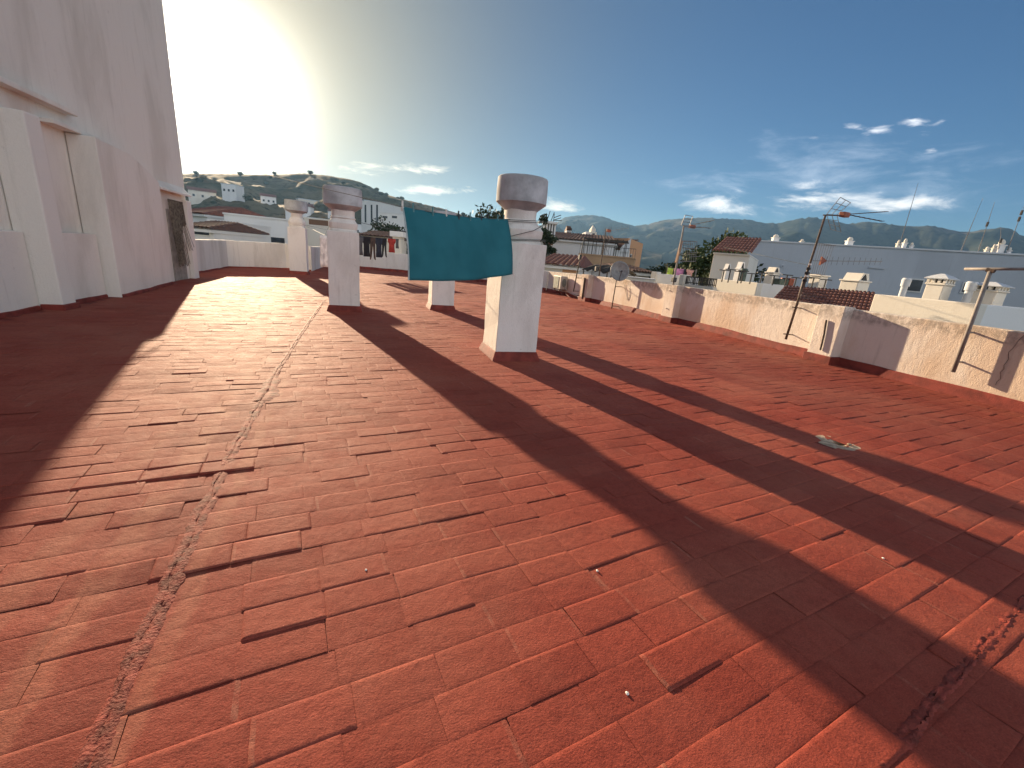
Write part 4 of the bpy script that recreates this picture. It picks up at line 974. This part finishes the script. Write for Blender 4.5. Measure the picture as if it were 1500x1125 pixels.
# ------------------------------------------------------------------ ground and hills
def land_mat(name, a, b_, rock, sc, rk=.5):
    m, t, b = material(name)
    geo = t.new('ShaderNodeNewGeometry').outputs['Position']
    c = t.mix(t.ramp(t.noise(geo, sc, 8, .65), .4, .6), a, b_)
    c = t.mix(t.math('MULTIPLY', t.ramp(t.noise(geo, sc*.6, 10, .72, .6), .53, .66), rk), c, rock)
    c = t.mix(t.ramp(t.noise(geo, sc*9, 3, .6), .5, .7), c, tuple(q*.45 for q in a))
    t.put(b.inputs['Base Color'], c); b.inputs['Roughness'].default_value = .95; b.inputs['Specular IOR Level'].default_value = .05
    return m
LAND = land_mat('valley_fields', (.045, .06, .022), (.12, .115, .055), (.22, .18, .12), .02, .4)
HILLM = land_mat('dry_scrub_hill', (.06, .058, .032), (.14, .115, .07), (.22, .18, .13), .02, .5)
MOUNTM = land_mat('mountain_scrub', (.024, .037, .028), (.048, .056, .040), (.19, .16, .13), .0035, .55)
b = MB(); rings = []
for r, z in ((3., GZ), (60., GZ), (200., GZ), (600., GZ-2), (2000., GZ-5), (7500., GZ-5)):
    rings.append([(r*math.cos(2*PI*i/64), r*math.sin(2*PI*i/64), z) for i in range(64)])
b.loft(rings, cap=False); b.add([(3*math.cos(2*PI*i/64), 3*math.sin(2*PI*i/64), GZ) for i in range(64)], [tuple(range(64))])
tag(b.build('ground', LAND), kind='structure')
def range_mesh(name, ridge_px, dist, mat, front, amp, nf, seed, ext=()):
    """hill range whose crest stands along these photo directions at distance dist; slopes fall to the plain in front and behind"""
    az, el = [], []
    for px, py in ridge_px:
        d = ray(px, py); az.append(math.atan2(d[0], d[1])); el.append(d[2]/math.hypot(d[0], d[1]))
    for a, e in ext: az.append(a); el.append(e)
    o = np.argsort(az); az = np.array(az)[o]; el = np.array(el)[o]
    N = int((az[-1]-az[0])/.0045); A = np.linspace(az[0], az[-1], N); Emid = np.interp(A, az, el)
    T = np.concatenate([np.linspace(0, 1, 46), np.linspace(1.06, 1.7, 10)]); rows = []
    def h(a, e, t):
        r = dist*(1-front*(1-t)) if t <= 1 else dist*(1+front*(t-1)*1.2)
        zr = H+e*dist-GZ; x, y = r*math.sin(a), r*math.cos(a)
        prof = (t**1.25*.75+.25*t) if t <= 1 else max(0, 1-(t-1)/.7)**1.3
        nz = max(-1., min(1., mnoise.fractal(Vector((x*nf, y*nf, seed)), .9, 2.1, 6))); rd = max(-.6, 1-abs(mnoise.fractal(Vector((x*nf*.7, y*nf*.7, seed+5)), .8, 2.2, 4))*2)
        w = max(0., math.sin(PI*min(1, t)))**.9 if t <= 1 else 0.
        z = GZ-6+(zr+6)*prof+amp*w*(nz*.8+rd*.5-.3)*min(1, zr/40+.2)
        z += amp*.05*mnoise.fractal(Vector((a*260, t*9, seed+9)), .9, 2.1, 4)
        return (x, y, z)
    for i in range(N): rows.append([h(A[i], Emid[i], t) for t in T])
    b = MB(); b.grid(rows); ob = b.build(name, mat, None, smooth=True); tag(ob, kind='structure')
    return lambda a, t: h(a, float(np.interp(a, az, el)), t)
RM = [(818, 324), (828, 318), (845, 316), (870, 315), (885, 318), (905, 325), (930, 331), (950, 328), (975, 322), (1010, 319), (1030, 319), (1060, 320), (1100, 322), (1120, 327), (1140, 327), (1170, 320), (1190, 318), (1210, 321), (1240, 328), (1265, 325), (1290, 326), (1310, 330), (1340, 332), (1365, 330), (1400, 338), (1415, 340), (1445, 336), (1470, 333), (1485, 338), (1500, 347), (1560, 356), (1700, 360)]
range_mesh('mountains', [(790, 335)]+RM, 3400., MOUNTM, .5, 150., .0016, 11., ext=((1.7, .12),))
range_mesh('mountains', [(640, 352), (700, 344), (790, 330), (810, 326), (826, 338), (850, 346), (900, 357), (930, 362), (970, 372)], 1900., MOUNTM, .4, 40., .003, 31.)
HL = [(265, 255), (300, 254), (350, 255), (400, 256), (445, 254), (480, 257), (520, 264), (540, 272), (560, 283), (580, 289), (600, 294), (625, 300), (650, 306), (690, 318), (720, 325), (760, 336), (800, 349)]
hillf = range_mesh('hills', [(120, 252), (200, 254)]+HL, 620., HILLM, .78, 16., .012, 3., ext=((-.9, .22), (-1.3, .2)))

# ------------------------------------------------------------------ trees
def leaf_mat(name, a, b_):
    m, t, b = material(name)
    geo = t.new('ShaderNodeNewGeometry').outputs['Position']
    c = t.mix(t.ramp(t.noise(geo, 1.1, 4), .35, .65), a, b_)
    t.put(b.inputs['Base Color'], c); b.inputs['Roughness'].default_value = .7; b.inputs['Specular IOR Level'].default_value = .2
    return m
LEAF = leaf_mat('tree_foliage', (.035, .055, .018), (.075, .10, .035)); LEAFD = leaf_mat('dark_pine_foliage', (.022, .036, .018), (.045, .062, .03)); BARK = simple('bark', (.10, .075, .055), .95, 0, .3, 10)
def tree_mesh(h, w, seed, nl=2600, ls=.22, shape='round'):
    r = np.random.default_rng(seed); ncl = 80; c = []
    while len(c) < ncl:
        p = r.uniform(-1, 1, 3); q = np.linalg.norm(p)
        if q > 1 or q < .35: continue
        if shape == 'cone': p[:2] *= (1-(p[2]+1)/2*.75)
        c.append(p*np.array([w/2, w/2, h*.33])*r.uniform(.8, 1.1)+np.array([0, 0, h*.62]))
    c = np.array(c); k = r.integers(0, ncl, nl); s = r.uniform(.5, 1.0, ncl)*w*.20
    g = r.normal(0, 1, (nl, 3)); g /= np.linalg.norm(g, axis=1)[:, None]; g *= r.random((nl, 1))**.45; p = c[k]+g*s[k][:, None]*np.array([1, 1, .75])
    a = r.normal(0, 1, (nl, 3)); a /= np.linalg.norm(a, axis=1)[:, None]; b = np.cross(a, r.normal(0, 1, (nl, 3))); b /= np.linalg.norm(b, axis=1)[:, None]
    l = r.uniform(.6, 1.3, (nl, 1))*ls
    V = np.stack([p-a*l, p-b*l*.5, p+a*l, p+b*l*.5], 1).reshape(-1, 3); m = MB(); m.v = [tuple(q) for q in V]; m.f = [(4*i, 4*i+1, 4*i+2, 4*i+3) for i in range(nl)]
    t = MB(); t.tube([(0, 0, -.5), (.05*w*.2, 0, h*.3), (0, .04*w*.2, h*.6)], [h*.025, h*.018, h*.008], 7)
    for j in range(5):
        e = c[r.integers(0, ncl)]; t.tube([(0, 0, h*.32+.04*h*j), tuple(e*.55+np.array([0, 0, h*.2])), tuple(e)], [h*.011, h*.007, h*.003], 5)
    return m, t
def tree(name, px, pyt, D, w, lab, mat=LEAF, seed=1, shape='round', nl=2600, grp='trees beyond the roofs', ls=None, z0=None):
    q = P(px, pyt, D); zb = GZ if z0 is None else z0; h = (q[2]-zb)/.97
    o = thing(name, (q[0], q[1], zb), lab, 'tree', grp); m, t = tree_mesh(h, w, seed, int(nl*2.6), ls or max(.15, w*.030), shape)
    m.v = [(a+q[0], b+q[1], c+zb) for a, b, c in m.v]; t.v = [(a+q[0], b+q[1], c+zb) for a, b, c in t.v]
    m.build('crown', mat, o); t.build('trunk', BARK, o)
    return o
tree('leafy_tree', 1065, 343, 31., 5.5, 'tallest green tree right behind the little tiled house', LEAF, 1, nl=4200)
tree('leafy_tree', 1045, 350, 34., 5.0, 'green tree left of the little house between two taller crowns', LEAF, 2, nl=3600)
tree('leafy_tree', 1029, 354, 32., 4.0, 'bushy tree just right of the square grid aerial', LEAF, 3, nl=3400)
tree('leafy_tree', 1088, 344, 40., 4.5, 'tree peeping over the left end of the long white building', LEAF, 4, nl=2600)
tree('leafy_tree', 1110, 344, 40., 4.5, 'low round crown just above the long building left of its chimney', LEAFD, 5, nl=2600)
tree('leafy_tree', 1014, 372, 38., 6., 'broad dark tree behind the grid panel aerial', LEAFD, 6, nl=3400)
tree('leafy_tree', 985, 372, 44., 6., 'dark tree left of the second mast beyond the blue-grey block', LEAFD, 7, nl=3400)
tree('leafy_tree', 962, 382, 48., 6., 'dark bushy tree right of the orange end wall', LEAFD, 8, nl=3200)
tree('leafy_tree', 1000, 388, 30., 6., 'wide low tree behind the small clothes line', LEAF, 9, nl=3400)
tree('leafy_tree', 1035, 380, 30., 6., 'wide low tree behind the metal balustrade', LEAFD, 10, nl=3400)
tree('leafy_tree', 1075, 362, 27., 5., 'tree crown tucked behind the tiled roof of the little house', LEAFD, 12, nl=3000)
tree('pine_tree', 722, 307, 55., 10., 'round dark pine left of the nearest chimney neck', LEAFD, 21, nl=4200, ls=.28)
tree('pine_tree', 742, 304, 55., 8., 'dark pine directly behind the nearest chimney neck', LEAFD, 22, nl=3600, ls=.28)
tree('pine_tree', 797, 309, 50., 3.4, 'slim dark pine standing behind the slatted roof lantern', LEAFD, 23, nl=2600, ls=.2)
tree('leafy_tree', 573, 318, 52., 6., 'green tree left of the teal sheet below the hill', LEAFD, 24, nl=3000)
tree('leafy_tree', 560, 325, 56., 5., 'smaller green tree below the tower block on the hill side', LEAFD, 25, nl=2600)
# scattered far trees: dark wood in the valley behind
r = random.Random(4)
far_m, far_t = tree_mesh(9., 8., 77, 2200, .42)
for i in range(26):
    px = r.uniform(925, 1100); D = r.uniform(75, 420); q = P(px, 400, D)
    if i == 0:
        f0 = thing('valley_tree', (q[0], q[1], GZ-1), 'far dark tree in the valley below the mountains', 'tree', 'far trees in the valley')
        mm = MB(); mm.v = [(a+q[0], b_+q[1], c+GZ-1) for a, b_, c in far_m.v]; mm.f = far_m.f; mm.build('crown', LEAFD, f0)
    else:
        o = copy_tree(f0); o.location = (q[0], q[1], GZ-1.5); s = r.uniform(.7, 1.2); o.scale = (s, s, s*r.uniform(.8, 1.05)); o.rotation_euler.z = r.uniform(0, 6)

# ------------------------------------------------------------------ left side: roofs and houses below the hill
house('pink_roof_house', 262, 303, 312, 48., 46., 8., W_FARW, 'white house with red roof just right of the white building doorway', (), 297, ROOFT)
house('open_roof_house', 268, 312, 333, 30., 30., 6., W_FARW, 'low house with a dark open loggia behind the back wall corner', ((275, 308, 335, 345),), 322, ROOFD)
house('white_terrace_house', 304, 330, 325, 34., 34., 6., W_FARW, 'plain white terrace block left of the long low white house', ())
house('long_low_house', 328, 432, 319, 42., 44., 8., W_FARW, 'long low white house with a dark eave line across the back', ((331, 345, 333, 350, SHUT), (352, 418, 345, 355)))
house('pink_house', 445, 486, 322, 46., 46., 7., W_CREAM, 'cream house between the farthest and the wide capped chimneys', ((452, 482, 321, 331, SHUT),))
house('tower_block', 529, 559, 296, 150., 148., 16., W_FARW, 'pale apartment tower left of the teal sheet, highest on the hill side', ((534, 537, 300, 326), (543, 546, 300, 326), (551, 554, 300, 326)), cat='apartment block')
house('white_flats', 556, 592, 313, 130., 130., 12., W_FARW, 'wide white flats right of the apartment tower by the sheet corner', ((560, 568, 316, 320), (574, 582, 316, 320)))
house('dark_roof_house', 528, 570, 346, 40., 40., 6., W_CREAM, 'low house with dark tiled roof behind the far washing line', (), 338, ROOFD)
k, t = house('capped_pillar', 575, 588, 347, 36., 36., .9, W_CREAM, 'white pillar with a broad cap just left of the teal sheet', (), None, cat='chimney', coping=False)
k.mass(t, W_FARW, 'cap', -.25, 1.25, -.2, 1.1, k.zt, k.z(339))
adj = ['small white cube', 'cream gabled', 'wide white', 'narrow white', 'low cream', 'white two storey', 'pale grey', 'tall white', 'cream flat roofed', 'white tiled']
places = [(285, .28), (318, .33), (352, .30), (380, .36), (408, .31), (440, .40), (468, .34), (498, .38), (520, .30), (300, .52), (345, .50), (395, .55), (452, .55), (505, .55), (545, .5), (600, .42), (640, .4), (672, .38)]
desc = ['lowest at the left edge of the hill, over the red-roofed house', 'low on the hill behind the plain terrace block', 'low on the hill over the left half of the long low house', 'low on the hill over the middle of the long low house', 'low on the hill left of the farthest chimney', 'on the hill directly above the farthest chimney', 'on the hill left of the wide cap', 'on the hill behind the wide cap', 'at the hill foot left of the apartment tower', 'halfway up the hill at its left edge', 'halfway up the hill left of the sun flare middle', 'halfway up the hill over the long low house end', 'halfway up the hill between two chimneys', 'halfway up the hill right of the wide cap', 'on the slope above the apartment tower', 'on the hill slope over the left part of the teal sheet', 'on the hill slope over the middle of the teal sheet', 'on the hill foot over the right part of the teal sheet']
for i, ((px, tt_), ds) in enumerate(zip(places, desc)):
    d = ray(px, 320); a = math.atan2(d[0], d[1]); x, y, z = hillf(a, tt_); w = r.uniform(9, 16); h = r.uniform(5, 8); dp = r.uniform(7, 10)
    o = thing('hill_house', (x, y, z), adj[i % 10]+' house '+ds, 'house', 'houses on the left hill'); rz = r.uniform(-.4, .4)
    b = MB(); b.box((x, y, z+h/2-2), (w, dp, h+4), rz); b.build('wall', W_FARW if i % 3 else W_CREAM, o)
    b = MB()
    c_, s_ = math.cos(rz), math.sin(rz)
    def L(u, v, zz): return (x+u*c_-v*s_, y+u*s_+v*c_, zz)
    if i % 2: b.loft([[L(u, -dp/2-.5, z+h), L(u, dp/2+.5, z+h), L(u, 0, z+h+2.2)] for u in (-w/2-.5, w/2+.5)]); b.build('roof', ROOFT, o)
    else: b.box((x, y, z+h+.25), (w+.4, dp+.4, .5), rz); b.build('roof', W_GREY, o)
    for u in np.linspace(-w*.32, w*.32, 3):
        b = MB(); q = L(u, -dp/2-.03, z+h*.55); b.box(q, (1.3, .16, 1.5), rz); b.build('window', GLASS_D, o)
hm, ht_ = tree_mesh(6., 6., 99, 1500, .34)
for i in range(44):
    px = r.uniform(262, 700); d = ray(px, 300); a = math.atan2(d[0], d[1]); tt_ = r.choice([r.uniform(.2, .7), r.uniform(.85, 1.0)]); x, y, z = hillf(a, tt_)
    if i == 0:
        h0 = thing('hill_tree', (x, y, z-2.), 'small dark tree dotted over the left hill', 'tree', 'small trees on the left hill')
        mm = MB(); mm.v = [(p+x, q+y, s+z-2.) for p, q, s in hm.v]; mm.f = hm.f; mm.build('crown', LEAFD, h0)
    else:
        o = copy_tree(h0); o.location = (x, y, z-2.); s = r.uniform(.5, 1.1); o.scale = (s, s, s); o.rotation_euler.z = r.uniform(0, 6)

# ------------------------------------------------------------------ air
ztop_ = max(v.co.z for o in COL.objects if o.type == 'MESH' and o.name.split('.')[0] in ('mountains', 'hills') for v in o.data.vertices)
hz = MB(); hz.prism([(-7600, -7600), (7600, -7600), (7600, 7600), (-7600, 7600)], GZ-7.5, ztop_+3)
hm_ = bpy.data.materials.new('haze'); hm_.use_nodes = True; nt = hm_.node_tree; nt.nodes.clear()
out = nt.nodes.new('ShaderNodeOutputMaterial'); pv = nt.nodes.new('ShaderNodeVolumePrincipled')
pv.inputs['Color'].default_value = (.30, .58, 1., 1); pv.inputs['Density'].default_value = 7.5e-5; pv.inputs['Anisotropy'].default_value = .46
nt.links.new(pv.outputs[0], out.inputs['Volume'])
tag(hz.build('haze', hm_), kind='stuff')

# ------------------------------------------------------------------ sky
w = bpy.data.worlds.new('World'); S.world = w; w.use_nodes = True; t = NT(w.node_tree); bg = w.node_tree.nodes['Background']
sky = t.new('ShaderNodeTexSky'); sky.sky_type = 'NISHITA'; sky.sun_disc = False
sky.sun_elevation = SUN_EL; sky.sun_rotation = SUN_AZ; sky.altitude = 50; sky.air_density = 1.0; sky.dust_density = .5; sky.ozone_density = 2.2
vec = t.new('ShaderNodeTexCoord').outputs['Generated']
vn = t.new('ShaderNodeVectorMath', operation='NORMALIZE'); t.put(vn.inputs[0], vec); vd = vn.outputs[0]
dt = t.new('ShaderNodeVectorMath', operation='DOT_PRODUCT'); t.put(dt.inputs[0], vd); dt.inputs[1].default_value = tuple(SUNV)
ang = t.math('ARCCOSINE', t.math('MINIMUM', dt.outputs['Value'], .99999))
X, Y, Z = t.sep(vd)[:3]
az = t.math('ARCTAN2', X, Y); el = t.math('ARCSINE', Z)
def dirpx(px, py):
    d = _n(ray(px, py)); return math.atan2(d[0], d[1]), math.asin(d[2])
def window(px, py, sa, se, tilt=0.):
    a0, e0 = dirpx(px, py); da = t.math('SUBTRACT', az, a0); de = t.math('SUBTRACT', t.math('SUBTRACT', el, e0), t.math('MULTIPLY', da, tilt))
    q = t.math('ADD', t.math('POWER', t.math('DIVIDE', da, sa), 2.), t.math('POWER', t.math('DIVIDE', de, se), 2.))
    return t.math('EXPONENT', t.math('MULTIPLY', q, -1.))
cv = t.new('ShaderNodeCombineXYZ'); t.put(cv.inputs[0], az); t.put(cv.inputs[1], t.math('MULTIPLY', el, 3.4)); t.put(cv.inputs[2], 1.7)
n1 = t.noise(cv.outputs[0], 9., 9, .62, .35); n2 = t.noise(cv.outputs[0], 24., 7, .6, .3)
def puffs(wins, lo, hi, nn):
    acc = None
    for q in wins: acc = q if acc is None else t.math('MAXIMUM', acc, q)
    return t.ramp(t.math('ADD', nn, t.math('MULTIPLY', t.math('SUBTRACT', acc, 1.), .42)), lo, hi)
cum = puffs([window(1180, 292, .16, .038, -.05), window(1060, 300, .13, .03), window(1300, 300, .10, .020)], .36, .70, n1)
wisp = puffs([window(1352, 181, .040, .018, -.3), window(1275, 188, .055, .012, -.25), window(1365, 220, .015, .008), window(1042, 276, .022, .009), window(1195, 201, .02, .006)], .38, .72, n2)
veil = t.math('MULTIPLY', t.ramp(t.math('ADD', n1, t.math('MULTIPLY', t.math('SUBTRACT', window(1200, 262, .36, .09), 1.), .35)), .35, .75), .35)
cirr = t.math('MULTIPLY', puffs([window(560, 248, .17, .022, .12), window(640, 278, .12, .02, .1), window(830, 300, .10, .02, 0)], .36, .66, n1), .55)
sunward = t.math('EXPONENT', t.math('MULTIPLY', t.math('POWER', t.math('DIVIDE', ang, .75), 2.), -1.))
col = t.mix(1., sky.outputs[0], t.mix(sunward, (.285, .425, .555), (.035, .038, .040)), 'MULTIPLY')
col = t.mix(veil, col, (4.6, 5.2, 6.0))
col = t.mix(t.math('MULTIPLY', cum, .72), col, (8.0, 7.7, 7.2))
col = t.mix(t.math('MULTIPLY', wisp, .70), col, (7.6, 7.6, 7.7))
col = t.mix(cirr, col, (11., 9.6, 7.2))
def lobe(k, p, c):
    g = t.math('EXPONENT', t.math('MULTIPLY', t.math('POWER', t.math('DIVIDE', ang, k), p), -1.))
    return t.mix(g, (0, 0, 0), c)
aur = t.mix(1., t.mix(1., lobe(.030, .92, (140, 133, 116)), lobe(.11, 1.1, (4.2, 3.5, 2.1)), 'ADD'), lobe(.33, 1.5, (2.7, 2.05, .95)), 'ADD')
col = t.mix(1., col, aur, 'ADD')

# unseen bright cloud added behind the camera and overhead to lift the shade
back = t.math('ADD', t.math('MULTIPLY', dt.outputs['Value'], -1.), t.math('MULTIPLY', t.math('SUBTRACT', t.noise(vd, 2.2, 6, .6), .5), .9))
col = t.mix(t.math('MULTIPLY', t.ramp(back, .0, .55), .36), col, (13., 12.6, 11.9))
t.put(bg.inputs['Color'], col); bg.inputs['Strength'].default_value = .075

sun = bpy.data.lights.new('sun', 'SUN'); sun.energy = 5.0; sun.angle = math.radians(.53); sun.color = (1., .76, .50)
so = bpy.data.objects.new('sun', sun); COL.objects.link(so); so.rotation_mode = 'QUATERNION'; so.rotation_quaternion = SUNV.to_track_quat('Z', 'Y')

# ------------------------------------------------------------------ camera
cam = bpy.data.cameras.new('camera'); co = bpy.data.objects.new('camera', cam); COL.objects.link(co)
cam.sensor_fit = 'HORIZONTAL'; cam.sensor_width = 36.; cam.lens = F/1500*36.; cam.clip_start = .05; cam.clip_end = 20000
mw = Matrix.Identity(4)
for i in range(3):
    mw[i][0] = M[i, 0]; mw[i][1] = M[i, 1]; mw[i][2] = -M[i, 2]; mw[i][3] = CAMP[i]
co.matrix_world = mw; S.camera = co

S.render.engine = 'CYCLES'; S.cycles.use_denoising = True; S.cycles.max_bounces = 6; S.cycles.volume_bounces = 0
S.view_settings.view_transform = 'Standard'; S.view_settings.look = 'None'; S.view_settings.exposure = 1.52; S.view_settings.gamma = 1.
